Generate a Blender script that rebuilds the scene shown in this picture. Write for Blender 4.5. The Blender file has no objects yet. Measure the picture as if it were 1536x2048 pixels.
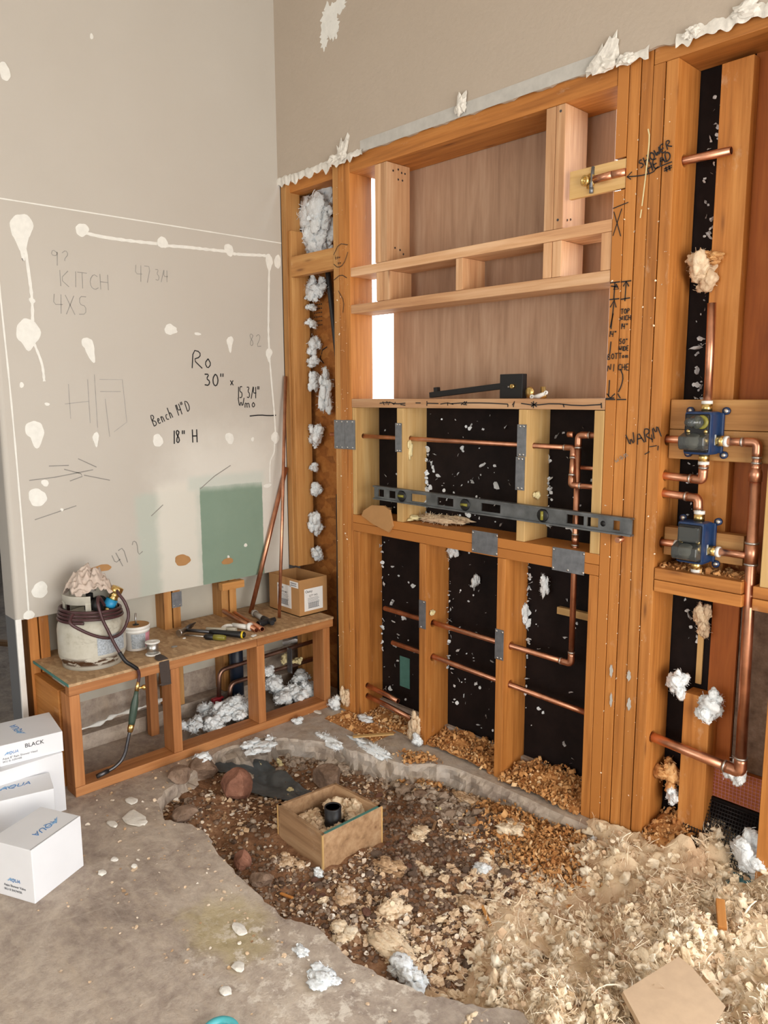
import bpy, bmesh, math, random
import numpy as np
from mathutils import Vector, Matrix
random.seed(7); RS = np.random.RandomState(11)
scene = bpy.context.scene
COL = scene.collection
PI = math.pi

# ------------------------------------------------------------------ camera, sky, lamps, exposure
cam_data = bpy.data.cameras.new('camera'); cam = bpy.data.objects.new('camera', cam_data); COL.objects.link(cam)
F_PX, YAW, PITCH, ROLL = 1530.6, 0.8132, 0.1497, -0.0045
fw = Vector((-math.sin(YAW)*math.cos(PITCH), math.cos(YAW)*math.cos(PITCH), -math.sin(PITCH)))
rt = Vector((math.cos(YAW), math.sin(YAW), 0)); up = rt.cross(fw)
r2 = rt*math.cos(ROLL) + up*math.sin(ROLL); u2 = -rt*math.sin(ROLL) + up*math.cos(ROLL)
m3 = Matrix((r2, u2, -fw)).transposed()
cam.matrix_world = Matrix.Translation((3.1745, -2.3184, 1.5239)) @ m3.to_4x4()
cam_data.sensor_fit = 'VERTICAL'; cam_data.sensor_height = 24; cam_data.sensor_width = 18
cam_data.lens = F_PX/2048*24; cam_data.clip_start = .05
scene.camera = cam

world = bpy.data.worlds.new('sky'); scene.world = world; world.use_nodes = True
wn = world.node_tree.nodes; wl = world.node_tree.links
wn['Background'].inputs[0].default_value = (.86, .93, 1, 1); wn['Background'].inputs[1].default_value = 6.0

def area(name, loc, direction, sx, sy, watts, col):
    d = bpy.data.lights.new(name, 'AREA'); d.shape = 'RECTANGLE'; d.size = sx; d.size_y = sy; d.energy = watts; d.color = col
    o = bpy.data.objects.new(name, d); COL.objects.link(o); o.location = loc
    o.rotation_euler = Vector(direction).to_track_quat('-Z', 'Y').to_euler()
    return o
area('patio_door_daylight', (5.55, -1.9, 1.25), (-1, .06, .02), 2.6, 2.1, 168, (1, .955, .89))
area('rear_window_daylight', (2.2, -5.75, 1.6), (-.05, 1, 0), 3.4, 2.0, 72, (.93, .97, 1))
area('hall_window_daylight', (-2.6, -2.6, 2.2), (-.3, .6, -1), 1.2, 1.2, 7, (.66, .82, 1))

vs = scene.view_settings
vs.view_transform = 'Standard'; vs.look = 'None'; vs.exposure = -0.04; vs.gamma = 1.0; vs.use_curve_mapping = False

# ------------------------------------------------------------------ materials
def lin(r, g, b):
    f = lambda c: (c/255/12.92) if c/255 <= .04045 else ((c/255+.055)/1.055)**2.4
    return (f(r), f(g), f(b), 1)
class NT:
    def __init__(s, name, rough=.6, metal=0.0):
        s.m = bpy.data.materials.new(name); s.m.use_nodes = True; s.t = s.m.node_tree; s.N = s.t.nodes; s.L = s.t.links
        s.b = s.N['Principled BSDF']; s.b.inputs['Roughness'].default_value = rough; s.b.inputs['Metallic'].default_value = metal
    def n(s, typ, **kw):
        x = s.N.new(typ)
        for k, v in kw.items(): setattr(x, k, v)
        return x
    def link(s, a, b): s.L.new(a, b)
    def coord(s, which='Object', scale=(1, 1, 1), attr=None):
        if attr: o = s.n('ShaderNodeAttribute', attribute_name=attr).outputs['Vector']
        else: o = s.n('ShaderNodeTexCoord').outputs[which]
        mp = s.n('ShaderNodeMapping'); mp.inputs['Scale'].default_value = scale; s.link(o, mp.inputs[0]); return mp.outputs[0]
    def noise(s, vec, scale, detail=4, rough=.55, dist=0):
        x = s.n('ShaderNodeTexNoise'); x.inputs['Scale'].default_value = scale; x.inputs['Detail'].default_value = detail
        x.inputs['Roughness'].default_value = rough; x.inputs['Distortion'].default_value = dist; s.link(vec, x.inputs['Vector']); return x.outputs[0]
    def ramp(s, fac, stops, interp='LINEAR'):
        r = s.n('ShaderNodeValToRGB'); e = r.color_ramp.elements; r.color_ramp.interpolation = interp
        while len(e) < len(stops): e.new(.5)
        for i, (p, c) in enumerate(stops): e[i].position = p; e[i].color = c if len(c) == 4 else (*c, 1)
        s.link(fac, r.inputs[0]); return r.outputs[0]
    def mix(s, fac, a, b, mode='MIX'):
        x = s.n('ShaderNodeMix', data_type='RGBA', blend_type=mode)
        for sock, v in ((x.inputs[0], fac), (x.inputs[6], a), (x.inputs[7], b)):
            if hasattr(v, 'is_output'): s.link(v, sock)
            else: sock.default_value = v
        return x.outputs[2]
    def math(s, op, a, b=0.0, clamp=False):
        x = s.n('ShaderNodeMath', operation=op, use_clamp=clamp)
        for sock, v in ((x.inputs[0], a), (x.inputs[1], b)):
            if hasattr(v, 'is_output'): s.link(v, sock)
            else: sock.default_value = v
        return x.outputs[0]
    def bump(s, h, strength=.3, dist=.01):
        x = s.n('ShaderNodeBump'); x.inputs['Strength'].default_value = strength; x.inputs['Distance'].default_value = dist
        s.link(h, x.inputs['Height']); s.link(x.outputs[0], s.b.inputs['Normal'])
    def base(s, c):
        if hasattr(c, 'is_output'): s.link(c, s.b.inputs['Base Color'])
        else: s.b.inputs['Base Color'].default_value = c
G4 = lambda v: (v, v, v, 1)
def plain(name, col, rough=.5, metal=0.0, var=.12, sc=30, bump=0):
    t = NT(name, rough, metal); v = t.coord(); f = t.noise(v, sc)
    d = tuple(c*(1-var) for c in col[:3]); l = tuple(min(1, c*(1+var)) for c in col[:3])
    t.base(t.ramp(f, [(.3, d), (.7, l)]))
    if bump: t.bump(f, bump, .004)
    return t.m
def wood(name, dark, mid, light, knot=lin(95, 50, 18), scuff=0.0, rough=.6):
    t = NT(name, rough); v = t.coord(attr='grain', scale=(1.1, 16, 16)); f = t.noise(v, 1.6, 6, .6, .35)
    v2 = t.coord(attr='grain', scale=(2.2, 70, 70)); f2 = t.noise(v2, 1.5, 3)
    g = t.math('ADD', t.math('MULTIPLY', f, .72), t.math('MULTIPLY', f2, .28))
    c = t.ramp(g, [(.3, dark), (.5, mid), (.68, light)])
    oi = t.n('ShaderNodeObjectInfo').outputs['Random']
    c = t.mix(1.0, c, t.ramp(oi, [(0, G4(.80)), (.5, (1, .97, .94, 1)), (1, G4(1.12))]), 'MULTIPLY')
    vo = t.n('ShaderNodeTexVoronoi'); vo.inputs['Scale'].default_value = 1.0; t.link(t.coord(attr='grain', scale=(2.6, 13, 13)), vo.inputs['Vector'])
    k = t.ramp(vo.outputs['Distance'], [(.04, (1, 1, 1, 1)), (.09, (.3, .3, .3, 1)), (.15, (0, 0, 0, 1))])
    c = t.mix(t.math('MULTIPLY', k, .75), c, knot)
    if scuff:
        sf = t.noise(t.coord(attr='grain', scale=(5, 9, 9)), 2.0, 5, .7); m = t.ramp(sf, [(.62, G4(0)), (.75, G4(scuff))])
        c = t.mix(m, c, lin(226, 205, 178))
    t.base(c); t.bump(g, .25, .002); return t.m
M = {}
M['wood_old'] = wood('orange aged lumber', lin(140, 84, 32), lin(182, 118, 54), lin(202, 140, 74), scuff=.25)
M['wood_mid'] = wood('golden lumber', lin(158, 106, 52), lin(190, 136, 76), lin(208, 160, 98), knot=lin(120, 70, 28), scuff=.15)
M['wood_pale'] = wood('pale new pine', lin(192, 150, 92), lin(212, 174, 114), lin(224, 192, 138), knot=lin(150, 100, 50))
M['wood_fir'] = wood('pink new fir', lin(172, 122, 84), lin(204, 158, 116), lin(222, 184, 146), knot=lin(120, 76, 44))
M['wood_bench'] = wood('bench lumber', lin(142, 88, 46), lin(176, 116, 66), lin(196, 140, 88), knot=lin(120, 64, 26), scuff=.2)
M['wood_dirty'] = wood('dirty weathered lumber', lin(128, 98, 70), lin(166, 132, 98), lin(186, 156, 122), scuff=.2)
def plywood(name, a, b, c):
    t = NT(name, .65); v = t.coord(attr='grain', scale=(.9, 7, 7)); f = t.noise(v, 2.2, 6, .6, .6)
    f2 = t.noise(t.coord(attr='grain', scale=(3, 60, 60)), 1.4, 3)
    t.base(t.ramp(t.math('ADD', t.math('MULTIPLY', f, .7), t.math('MULTIPLY', f2, .3)), [(.3, a), (.5, b), (.7, c)])); return t.m
M['ply'] = plywood('lauan plywood', lin(148, 116, 92), lin(174, 140, 114), lin(190, 160, 134))
M['ply_orange'] = plywood('orange plywood', lin(140, 70, 20), lin(170, 92, 32), lin(186, 108, 44))
def osb(name, a, b, c, scale=1.0):
    t = NT(name, .75); vo = t.n('ShaderNodeTexVoronoi'); vo.inputs['Scale'].default_value = 1
    nz = t.noise(t.coord(), 7*scale, 3); vv = t.n('ShaderNodeVectorMath', operation='ADD')
    t.link(t.coord(scale=(16*scale, 42*scale, 30*scale)), vv.inputs[0]); t.link(nz, vv.inputs[1]); t.link(vv.outputs[0], vo.inputs['Vector'])
    r = t.n('ShaderNodeSeparateColor'); t.link(vo.outputs['Color'], r.inputs[0])
    f = t.noise(t.coord(), 60, 4)
    c1 = t.ramp(r.outputs[0], [(0, a), (.5, b), (1, c)]); t.base(t.mix(.35, c1, t.ramp(f, [(.3, a), (.7, c)]))); t.bump(r.outputs[0], .15, .002); return t.m
M['osb'] = osb('oriented strand board', lin(120, 72, 28), lin(172, 112, 52), lin(192, 138, 78))
M['osb_dark'] = osb('deep orange sheathing board', lin(128, 74, 24), lin(164, 98, 36), lin(184, 122, 58))  # deeper orange than the plain strand board
M['benchtop'] = osb('dusty particle board', lin(148, 116, 82), lin(180, 146, 108), lin(198, 168, 130), 1.6)
def metal(name, col, rough, var=.15, sc=25, aniso=(1, 1, 1)):
    t = NT(name, rough, 1.0); f = t.noise(t.coord(scale=aniso), sc, 5)
    t.base(t.ramp(f, [(.3, tuple(x*(1-var) for x in col[:3])), (.7, tuple(min(1, x*(1+var)) for x in col[:3]))]))
    rr = t.math('ADD', t.math('MULTIPLY', f, .2), rough-.1); t.link(rr, t.b.inputs['Roughness']); return t.m
M['copper'] = metal('copper', (.60, .295, .185), .36, .28, 14)
M['copper_old'] = metal('tarnished copper', (.36, .22, .17), .45, .25, 20)
M['brass'] = metal('brass', (.78, .56, .22), .3)
M['solder'] = metal('solder silver', (.56, .55, .53), .38)
M['galv'] = metal('galvanized plate', (.27, .29, .32), .55, .2, 40)
M['level'] = metal('dull aluminium', (.20, .215, .225), .55, .3, 18)
M['steel'] = metal('steel', (.5, .49, .48), .35)
M['darksteel'] = metal('dark steel', (.13, .13, .14), .45)
M['black'] = plain('matte black', (.005, .005, .006, 1), .5)
M['abs'] = plain('black drain plastic', (.014, .015, .018, 1), .4)
M['abs_blue'] = plain('dark blue plastic', (.012, .022, .045, 1), .35)
M['blue'] = plain('blue valve plastic', (.010, .034, .105, 1), .35)
M['cyan'] = plain('cyan plastic', (.02, .28, .55, 1), .4)
M['teal'] = plain('teal plastic', (.08, .42, .46, 1), .35)
M['white'] = plain('white plastic', (.78, .77, .74, 1), .45, var=.05)
M['offwhite'] = plain('yellowed plastic', (.60, .57, .48, 1), .5)
M['greypvc'] = plain('grey fitting', (.34, .32, .29, 1), .5)
M['paper'] = plain('white carton', (.76, .77, .80, 1), .6, var=.03, sc=6)
M['label'] = plain('label paper', (.80, .80, .80, 1), .6, var=.03)
M['ink'] = plain('black ink', (.012, .012, .014, 1), .7)
M['ink_soft'] = plain('faint pencil', (.26, .25, .23, 1), .8)
M['ink_mid'] = plain('pale pencil', (.31, .30, .28, 1), .8); M['ink_faint'] = plain('very faint pencil', (.37, .355, .335, 1), .8)
M['ink_grey'] = plain('grey print', (.16, .17, .19, 1), .7)
M['ink_blue'] = plain('blue print', (.07, .22, .50, 1), .6)
M['ink_lblue'] = plain('light blue print', (.24, .45, .72, 1), .6)
M['pink_label'] = plain('pink label', (.62, .28, .34, 1), .6, sc=60)
M['grey_label'] = plain('grey label text', (.36, .40, .44, 1), .6, var=.35, sc=160)
M['cardboard'] = plain('cardboard', lin(176, 132, 84), .8, var=.08, sc=12)
M['rubber'] = plain('dark red hose rubber', (.060, .022, .024, 1), .42)
M['green_handle'] = plain('dark green handle', (.045, .075, .055, 1), .4)
M['yellow'] = plain('yellow grip', (.75, .55, .02, 1), .45)
M['olive'] = plain('clear yellow handle', (.22, .20, .03, 1), .3)
M['red'] = plain('red valve handle', (.32, .02, .03, 1), .4)
M['emery'] = plain('brown abrasive cloth', (.055, .040, .034, 1), .9, sc=200)
M['gypsum'] = plain('torn gypsum', (.74, .71, .65, 1), .9, var=.1, sc=60, bump=.4)
M['filler'] = plain('white filler', (.80, .80, .76, 1), .8, var=.05, sc=40)
M['primer'] = plain('wallboard primer strip', (.50, .485, .45, 1), .8, var=.08, sc=30)
M['foam'] = plain('yellow spray foam', (.74, .64, .36, 1), .8, var=.1, sc=60, bump=.4)
M['ply_edge'] = plain('painted board edge', (.07, .20, .17, 1), .7)
M['shaving'] = None
t = NT('tar felt', .75); f = t.noise(t.coord(), 9, 6, .6); t.base(t.ramp(f, [(.3, (.005, .003, .003, 1)), (.75, (.016, .009, .008, 1))])); t.bump(t.noise(t.coord(), 4, 5), .5, .02); t.b.inputs['Specular IOR Level'].default_value = .2; M['felt'] = t.m
t = NT('clear smoky cover', .06); t.base((.20, .22, .22, 1)); t.b.inputs['Transmission Weight'].default_value = .75; t.b.inputs['IOR'].default_value = 1.45; M['smoky'] = t.m
t = NT('thin clear plastic', .08); t.base((.95, .97, .97, 1)); t.b.inputs['Transmission Weight'].default_value = .9; M['clear'] = t.m
def piecey(name, stops, rough=.9, sub=0.0, nsc=60, bump=.4):
    """colour picked per piece from the 'tone' attribute, with fine mottling"""
    t = NT(name, rough); a = t.n('ShaderNodeAttribute', attribute_name='tone').outputs['Fac']
    f = t.noise(t.coord(), nsc, 4, .6); x = t.math('ADD', a, t.math('MULTIPLY', t.math('SUBTRACT', f, .5), .35), True)
    t.base(t.ramp(x, stops)); t.bump(f, bump, .006); return t.m
M['fluff'] = piecey('cream insulation', [(0, lin(160, 126, 96)), (.22, lin(206, 174, 142)), (.55, lin(230, 208, 176)), (1, lin(242, 230, 208))], nsc=45, bump=.8)
M['fluff_white'] = piecey('white insulation', [(0, lin(172, 175, 176)), (.4, lin(222, 227, 230)), (1, lin(242, 247, 250))], nsc=60, bump=.8)
M['flake'] = piecey('mixed debris flakes', [(0, lin(92, 62, 40)), (.3, lin(150, 116, 84)), (.55, lin(196, 164, 128)), (.8, lin(222, 198, 170)), (1, lin(238, 230, 218))])
M['gravel'] = piecey('gravel', [(0, lin(78, 58, 44)), (.4, lin(116, 92, 74)), (.75, lin(146, 126, 108)), (1, lin(176, 160, 144))], .8, nsc=80)
M['shaving'] = piecey('wood shavings', [(0, lin(150, 92, 44)), (.4, lin(196, 140, 82)), (.75, lin(220, 172, 116)), (1, lin(236, 206, 162))], .8)
t = NT('red stone', .85); f = t.noise(t.coord(), 14, 6, .65); t.base(t.ramp(f, [(.3, lin(104, 66, 50)), (.55, lin(146, 100, 80)), (.75, lin(170, 128, 106))])); t.bump(f, .8, .02); M['rock'] = t.m
t = NT('grey brown stone', .85); f = t.noise(t.coord(), 16, 6, .65); t.base(t.ramp(f, [(.3, lin(96, 74, 58)), (.55, lin(140, 116, 98)), (.75, lin(170, 150, 134))])); t.bump(f, .8, .02); M['rock_grey'] = t.m
# ------------------------------------------------------------------ mesh helpers
def hsh(ix, iy, iz, seed):
    h = (ix*374761393 + iy*668265263 + iz*1274126177 + seed*974711) & 0xffffffff
    h = ((h ^ (h >> 13))*1274126177) & 0xffffffff
    return ((h ^ (h >> 16)) & 0xffff)/65535.0
def vnoise(P, seed=0):
    """value noise in [-1,1] at the rows of P (n,3)"""
    P = np.asarray(P, float); I = np.floor(P).astype(np.int64); f = P-I; f = f*f*(3-2*f); r = np.zeros(len(P))
    for a in (0, 1):
        for b in (0, 1):
            for c in (0, 1):
                w = (f[:, 0] if a else 1-f[:, 0])*(f[:, 1] if b else 1-f[:, 1])*(f[:, 2] if c else 1-f[:, 2])
                r += w*hsh(I[:, 0]+a, I[:, 1]+b, I[:, 2]+c, seed)
    return r*2-1
def fbm(P, seed=0, octs=4, gain=.5):
    P = np.asarray(P, float); r = 0; a = 1
    for o in range(octs): r = r+a*vnoise(P*(2.0**o), seed+o); a *= gain
    return r
def put(name, mesh, mat, parent=None, loc=None):
    o = bpy.data.objects.new(name, mesh)
    if mat is not None: mesh.materials.append(mat)
    COL.objects.link(o)
    if parent is not None: o.parent = parent
    if loc is not None: o.location = loc
    return o
def wpos(o):
    p = Vector((0, 0, 0))
    while o is not None: p = p+o.location; o = o.parent
    return p
def tag(o, label, cat, group=None, kind=None):
    if label: o['label'] = label
    if cat: o['category'] = cat
    if group: o['group'] = group
    if kind: o['kind'] = kind
    return o
def thing(name, loc, label, cat, group=None):
    o = bpy.data.objects.new(name, None); o.empty_display_size = .05; COL.objects.link(o); o.location = loc
    return tag(o, label, cat, group)
class MB:
    """collects shapes in world coordinates (through the matrix M) and links them as one mesh object"""
    def __init__(s, M=None): s.v = []; s.f = []; s.M = M; s.sm = []
    def add(s, vs_, fs, smooth=False):
        b = len(s.v)
        for p in vs_:
            p = Vector(p); s.v.append(tuple(s.M @ p if s.M is not None else p))
        for f_ in fs: s.f.append(tuple(b+i for i in f_)); s.sm.append(smooth)
        return s
    def bx(s, x0, x1, y0, y1, z0, z1, ch=0.0):
        if ch <= 0:
            s.add([(x0, y0, z0), (x1, y0, z0), (x1, y1, z0), (x0, y1, z0), (x0, y0, z1), (x1, y0, z1), (x1, y1, z1), (x0, y1, z1)],
                  [(0, 3, 2, 1), (4, 5, 6, 7), (0, 1, 5, 4), (1, 2, 6, 5), (2, 3, 7, 6), (3, 0, 4, 7)])
        else:
            bm = bmesh.new(); bmesh.ops.create_cube(bm, size=1)
            for v in bm.verts: v.co = ((x0+x1)/2+v.co.x*(x1-x0), (y0+y1)/2+v.co.y*(y1-y0), (z0+z1)/2+v.co.z*(z1-z0))
            bmesh.ops.bevel(bm, geom=bm.edges[:], offset=ch, segments=2, profile=.6, affect='EDGES')
            s.bm(bm)
        return s
    def bm(s, bm, smooth=False):
        bm.verts.ensure_lookup_table(); s.add([v.co.copy() for v in bm.verts], [[v.index for v in f_.verts] for f_ in bm.faces], smooth); bm.free(); return s
    def tube(s, pts, r, seg=12, caps=True, hollow=0.0):
        pts = [Vector(p) for p in pts]; n = len(pts); rs = r if isinstance(r, (list, tuple)) else [r]*n
        vs_ = []; nrm = None
        for i, p in enumerate(pts):
            t_ = (pts[min(i+1, n-1)]-pts[max(i-1, 0)]).normalized()
            if nrm is None: nrm = t_.orthogonal().normalized()
            else: nrm = (nrm-t_*nrm.dot(t_)).normalized()
            bi = t_.cross(nrm)
            for k in range(seg):
                a = 2*PI*k/seg; vs_.append(p+(nrm*math.cos(a)+bi*math.sin(a))*rs[i])
        fs = [(i*seg+k, i*seg+(k+1) % seg, (i+1)*seg+(k+1) % seg, (i+1)*seg+k) for i in range(n-1) for k in range(seg)]
        s.add(vs_, fs, True)
        for end in ((0, n-1) if caps else ()):
            e = vs_[end*seg:(end+1)*seg]
            if hollow:
                d = (pts[0]-pts[1]).normalized() if end == 0 else (pts[-1]-pts[-2]).normalized()
                c = pts[end]; inn = [c+(q-c)*hollow for q in e]; dl = min(.11, .9*sum((pts[i+1]-pts[i]).length for i in range(n-1))); deep = [q-d*dl for q in inn]
                s.add(e+inn+deep, [(k, (k+1) % seg, seg+(k+1) % seg, seg+k) for k in range(seg)]+[(seg+k, seg+(k+1) % seg, 2*seg+(k+1) % seg, 2*seg+k) for k in range(seg)]+[tuple(range(2*seg, 3*seg))])
            else: s.add(e, [tuple(range(seg))])
        return s
    def lathe(s, prof, c=(0, 0, 0), axis=(0, 0, 1), seg=28, a0=0, a1=2*PI):
        ax = Vector(axis).normalized(); u = ax.orthogonal().normalized() if abs(ax.z) < .99 else Vector((1, 0, 0)); w = ax.cross(u); c = Vector(c)
        full = abs(a1-a0-2*PI) < 1e-6; m = seg if full else seg+1; vs_ = []
        for r_, h in prof:
            for k in range(m):
                a = a0+(a1-a0)*k/seg; vs_.append(c+ax*h+(u*math.cos(a)+w*math.sin(a))*r_)
        fs = [(i*m+k, i*m+(k+1) % m, (i+1)*m+(k+1) % m, (i+1)*m+k) for i in range(len(prof)-1) for k in range(seg)]
        return s.add(vs_, fs, True)
    def prism(s, poly, o, u, v, d):
        """polygon (a,b) in the plane o+a*u+b*v, extruded by the vector d"""
        o = Vector(o); u = Vector(u); v = Vector(v); d = Vector(d); n = len(poly)
        p = [o+u*a+v*b for a, b in poly]
        return s.add(p+[q+d for q in p], [tuple(range(n))[::-1], tuple(range(n, 2*n))]+[(i, (i+1) % n, n+(i+1) % n, n+i) for i in range(n)])
    def mesh(s, org=Vector((0, 0, 0)), name='mesh'):
        me = bpy.data.meshes.new(name); me.from_pydata([tuple(Vector(p)-org) for p in s.v], [], s.f)
        me.polygons.foreach_set('use_smooth', s.sm); me.validate(); me.update(); 
        bm = bmesh.new(); bm.from_mesh(me); bmesh.ops.remove_doubles(bm, verts=bm.verts, dist=1e-6); bmesh.ops.recalc_face_normals(bm, faces=bm.faces); bm.to_mesh(me); bm.free()
        return me
    def build(s, name, mat, parent=None, label=None, cat=None, group=None, kind=None, org=None):
        if parent is not None: o = put(name, s.mesh(wpos(parent), name), mat, parent)
        else:
            if org is None:
                a = np.array(s.v); org = ((a[:, 0].min()+a[:, 0].max())/2, (a[:, 1].min()+a[:, 1].max())/2, a[:, 2].min())
            org = Vector(org); o = put(name, s.mesh(org, name), mat, None, org)
        return tag(o, label, cat, group, kind)
def soup(name, V, Fc, tone, mat, parent=None, smooth=False):
    """numpy triangle/quad soup with a per-vertex tone"""
    me = bpy.data.meshes.new(name); V = np.asarray(V, np.float32); Fc = np.asarray(Fc, np.int32); k = Fc.shape[1]
    org = np.array(wpos(parent)) if parent is not None else np.array([V[:, 0].mean(), V[:, 1].mean(), V[:, 2].min()])
    me.vertices.add(len(V)); me.vertices.foreach_set('co', (V-org).ravel().astype(np.float32))
    me.loops.add(Fc.size); me.loops.foreach_set('vertex_index', Fc.ravel())
    me.polygons.add(len(Fc)); me.polygons.foreach_set('loop_start', np.arange(0, Fc.size, k)); me.polygons.foreach_set('loop_total', np.full(len(Fc), k))
    me.polygons.foreach_set('use_smooth', np.full(len(Fc), smooth))
    if tone is not None:
        at = me.attributes.new('tone', 'FLOAT', 'POINT'); at.data.foreach_set('value', np.asarray(tone, np.float32))
    me.update(calc_edges=True); me.validate()
    return put(name, me, mat, parent, None if parent is not None else tuple(org))
def ico(sub):
    bm = bmesh.new(); bmesh.ops.create_icosphere(bm, subdivisions=sub, radius=1)
    v = np.array([x.co[:] for x in bm.verts]); f_ = np.array([[x.index for x in q.verts] for q in bm.faces]); bm.free(); return v, f_
ICO = {k: ico(k) for k in (1, 2, 3, 4)}
def rot_rand(n):
    q = RS.normal(size=(n, 4)); q /= np.linalg.norm(q, axis=1)[:, None]; w, x, y, z = q.T
    return np.stack([np.stack([1-2*(y*y+z*z), 2*(x*y-z*w), 2*(x*z+y*w)], 1), np.stack([2*(x*y+z*w), 1-2*(x*x+z*z), 2*(y*z-x*w)], 1), np.stack([2*(x*z-y*w), 2*(y*z+x*w), 1-2*(x*x+y*y)], 1)], 1)
def rot_z(n, tilt=.5):
    a = RS.uniform(0, 2*PI, n); R_ = np.zeros((n, 3, 3)); R_[:, 0, 0] = np.cos(a); R_[:, 0, 1] = -np.sin(a); R_[:, 1, 0] = np.sin(a); R_[:, 1, 1] = np.cos(a); R_[:, 2, 2] = 1
    b = RS.normal(0, tilt, n); T_ = np.zeros((n, 3, 3)); T_[:, 0, 0] = 1; T_[:, 1, 1] = np.cos(b); T_[:, 1, 2] = -np.sin(b); T_[:, 2, 1] = np.sin(b); T_[:, 2, 2] = np.cos(b)
    return np.einsum('nij,njk->nik', R_, T_)
def scatter(protos, pos, scale, R_, tone):
    """copies of the proto meshes merged into one soup; scale (n,3)"""
    Vs, Fs, Ts, b = [], [], [], 0; pick = RS.randint(len(protos), size=len(pos))
    for k, (pv, pf) in enumerate(protos):
        idx = np.where(pick == k)[0]
        if not len(idx): continue
        vv = pv[None]*scale[idx][:, None, :]; vv = np.einsum('nij,nvj->nvi', R_[idx], vv)+pos[idx][:, None, :]
        Vs.append(vv.reshape(-1, 3)); Fs.append((pf[None]+(np.arange(len(idx))*len(pv))[:, None, None]+b).reshape(-1, pf.shape[1]))
        Ts.append(np.repeat(tone[idx], len(pv))); b += len(idx)*len(pv)
    return np.concatenate(Vs), np.concatenate(Fs), np.concatenate(Ts)
def lump(sub, seed, rough=.45, freq=1.3, fine=.15):
    v, f_ = ICO[sub]; d = 1+rough*fbm(v*freq+seed*7.3, seed, 3)+fine*vnoise(v*7+seed, seed+9); return v*np.maximum(d, .2)[:, None], f_
def flake_proto(seed, n=4):
    g = np.linspace(-1, 1, n); X, Y = np.meshgrid(g, g); P = np.stack([X.ravel(), Y.ravel(), np.zeros(n*n)], 1)
    P[:, :2] *= (1+.35*vnoise(P*1.7+seed*3.1, seed))[:, None]; P[:, 2] = .45*vnoise(P*1.3+seed, seed+3)
    r = np.linalg.norm(P[:, :2], axis=1, keepdims=True); P[:, :2] *= np.minimum(1, 1.1/np.maximum(r, .1))
    return P, np.array([[j*n+i, j*n+i+1, (j+1)*n+i+1, (j+1)*n+i] for j in range(n-1) for i in range(n-1)])
def curl_proto(seed, n=7):
    rr = np.random.RandomState(seed); a = np.linspace(0, rr.uniform(2, 5), n); rad = 1+.15*a
    c = np.stack([np.cos(a)*rad, np.sin(a)*rad, a*rr.uniform(-.2, .2)], 1)*.6; w = np.array([rr.uniform(-.2, .2), rr.uniform(-.2, .2), rr.uniform(.25, .5)])
    P = np.concatenate([c-w, c+w]); return P, np.array([[i, i+1, n+i+1, n+i] for i in range(n-1)])
FLAKES = [flake_proto(i) for i in range(10)]; CURLS = [curl_proto(i) for i in range(10)]
LUMP1 = [lump(1, i, .3, .9, 0) for i in range(10)]; LUMP2 = [lump(2, i+20, .5, 1.6, .25) for i in range(10)]; LUMP3 = [lump(3, i+40, .55, 1.5, .28) for i in range(8)]
FIBERS = []
for i_ in range(10):
    rr = np.random.RandomState(900+i_); a_ = np.linspace(0, rr.uniform(.6, 2.6), 6); c_ = np.stack([np.sin(a_), 1-np.cos(a_), a_*rr.uniform(-.3, .3)], 1); c_ = (c_-c_.mean(0))/max(1e-3, np.ptp(c_, 0).max()); w_ = rr.normal(size=3); w_ = w_/np.linalg.norm(w_)*rr.uniform(.018, .045)
    FIBERS.append((np.concatenate([c_-w_, c_+w_]), np.array([[q, q+1, 7+q, 6+q] for q in range(5)])))
def clump(name, c, r, label, mat='fluff_white', cat='insulation', group=None, seed=0, tone=.7, parent=None, sub=3, spikes=60):
    """one tuft of loose insulation: several lumpy lobes with a fuzz of fibres"""
    rr = np.random.RandomState(seed+17); r = np.array(r); c = np.array(c); Vs, Fs, Ts, b = [], [], [], 0; fo = mat == 'foam'
    for k in range(4 if fo else 13):
        v, f_ = ICO[3]; off = rr.normal(0, .5, 3) if k else np.zeros(3); off /= max(1, np.linalg.norm(off)/.8); q = rr.uniform(.22, .5) if k else .62
        d = 1+.36*fbm(v*2.1+seed*5.1+k*3, seed+k, 4, .62)+(.03 if fo else .14)*vnoise(v*10+seed+k, seed+5)+(0 if fo else .09)*vnoise(v*19+k, seed+6)
        Vs.append((v*np.maximum(d, .3)[:, None]*q*(rr.uniform(.75, 1.25, 3))+off)*r+c); Fs.append(f_+b); b += len(v); Ts.append(np.clip(tone+rr.normal(0, .07)+.3*vnoise(v*3+seed, seed+2), 0, 1))
    V = np.concatenate(Vs); Fq = np.concatenate(Fs); tn = np.concatenate(Ts); Fq = np.concatenate([Fq, Fq[:, 2:3]], 1)
    if spikes:
        m = spikes*6; pick = rr.randint(len(V), size=m); s_ = np.stack([rr.uniform(.2, .55, m)*r.mean()]*3, 1); sv, sf, st = scatter(FIBERS, V[pick], s_, rot_rand(m), np.clip(tn[pick]+.1, 0, 1)); Fq = np.concatenate([Fq, sf+len(V)])
        m2 = spikes//2; pick = rr.randint(len(V), size=m2); tn0 = tn; V0 = V; V, tn = np.concatenate([V, sv]), np.concatenate([tn, st]); s_ = np.stack([rr.uniform(.08, .2, m2)*r.mean()]*3, 1); sv, sf, st = scatter(FLAKES, V0[pick], s_, rot_rand(m2), np.clip(tn0[pick], 0, 1)); Fq = np.concatenate([Fq, sf+len(V)]); V, tn = np.concatenate([V, sv]), np.concatenate([tn, st])
    lim = c-r*1.25, c+r*1.25; V = np.clip(V, lim[0], lim[1])
    o = soup(name, V, tri_quads(Fq), tn, M[mat], parent, smooth=True)
    return tag(o, label, cat, group)
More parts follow.
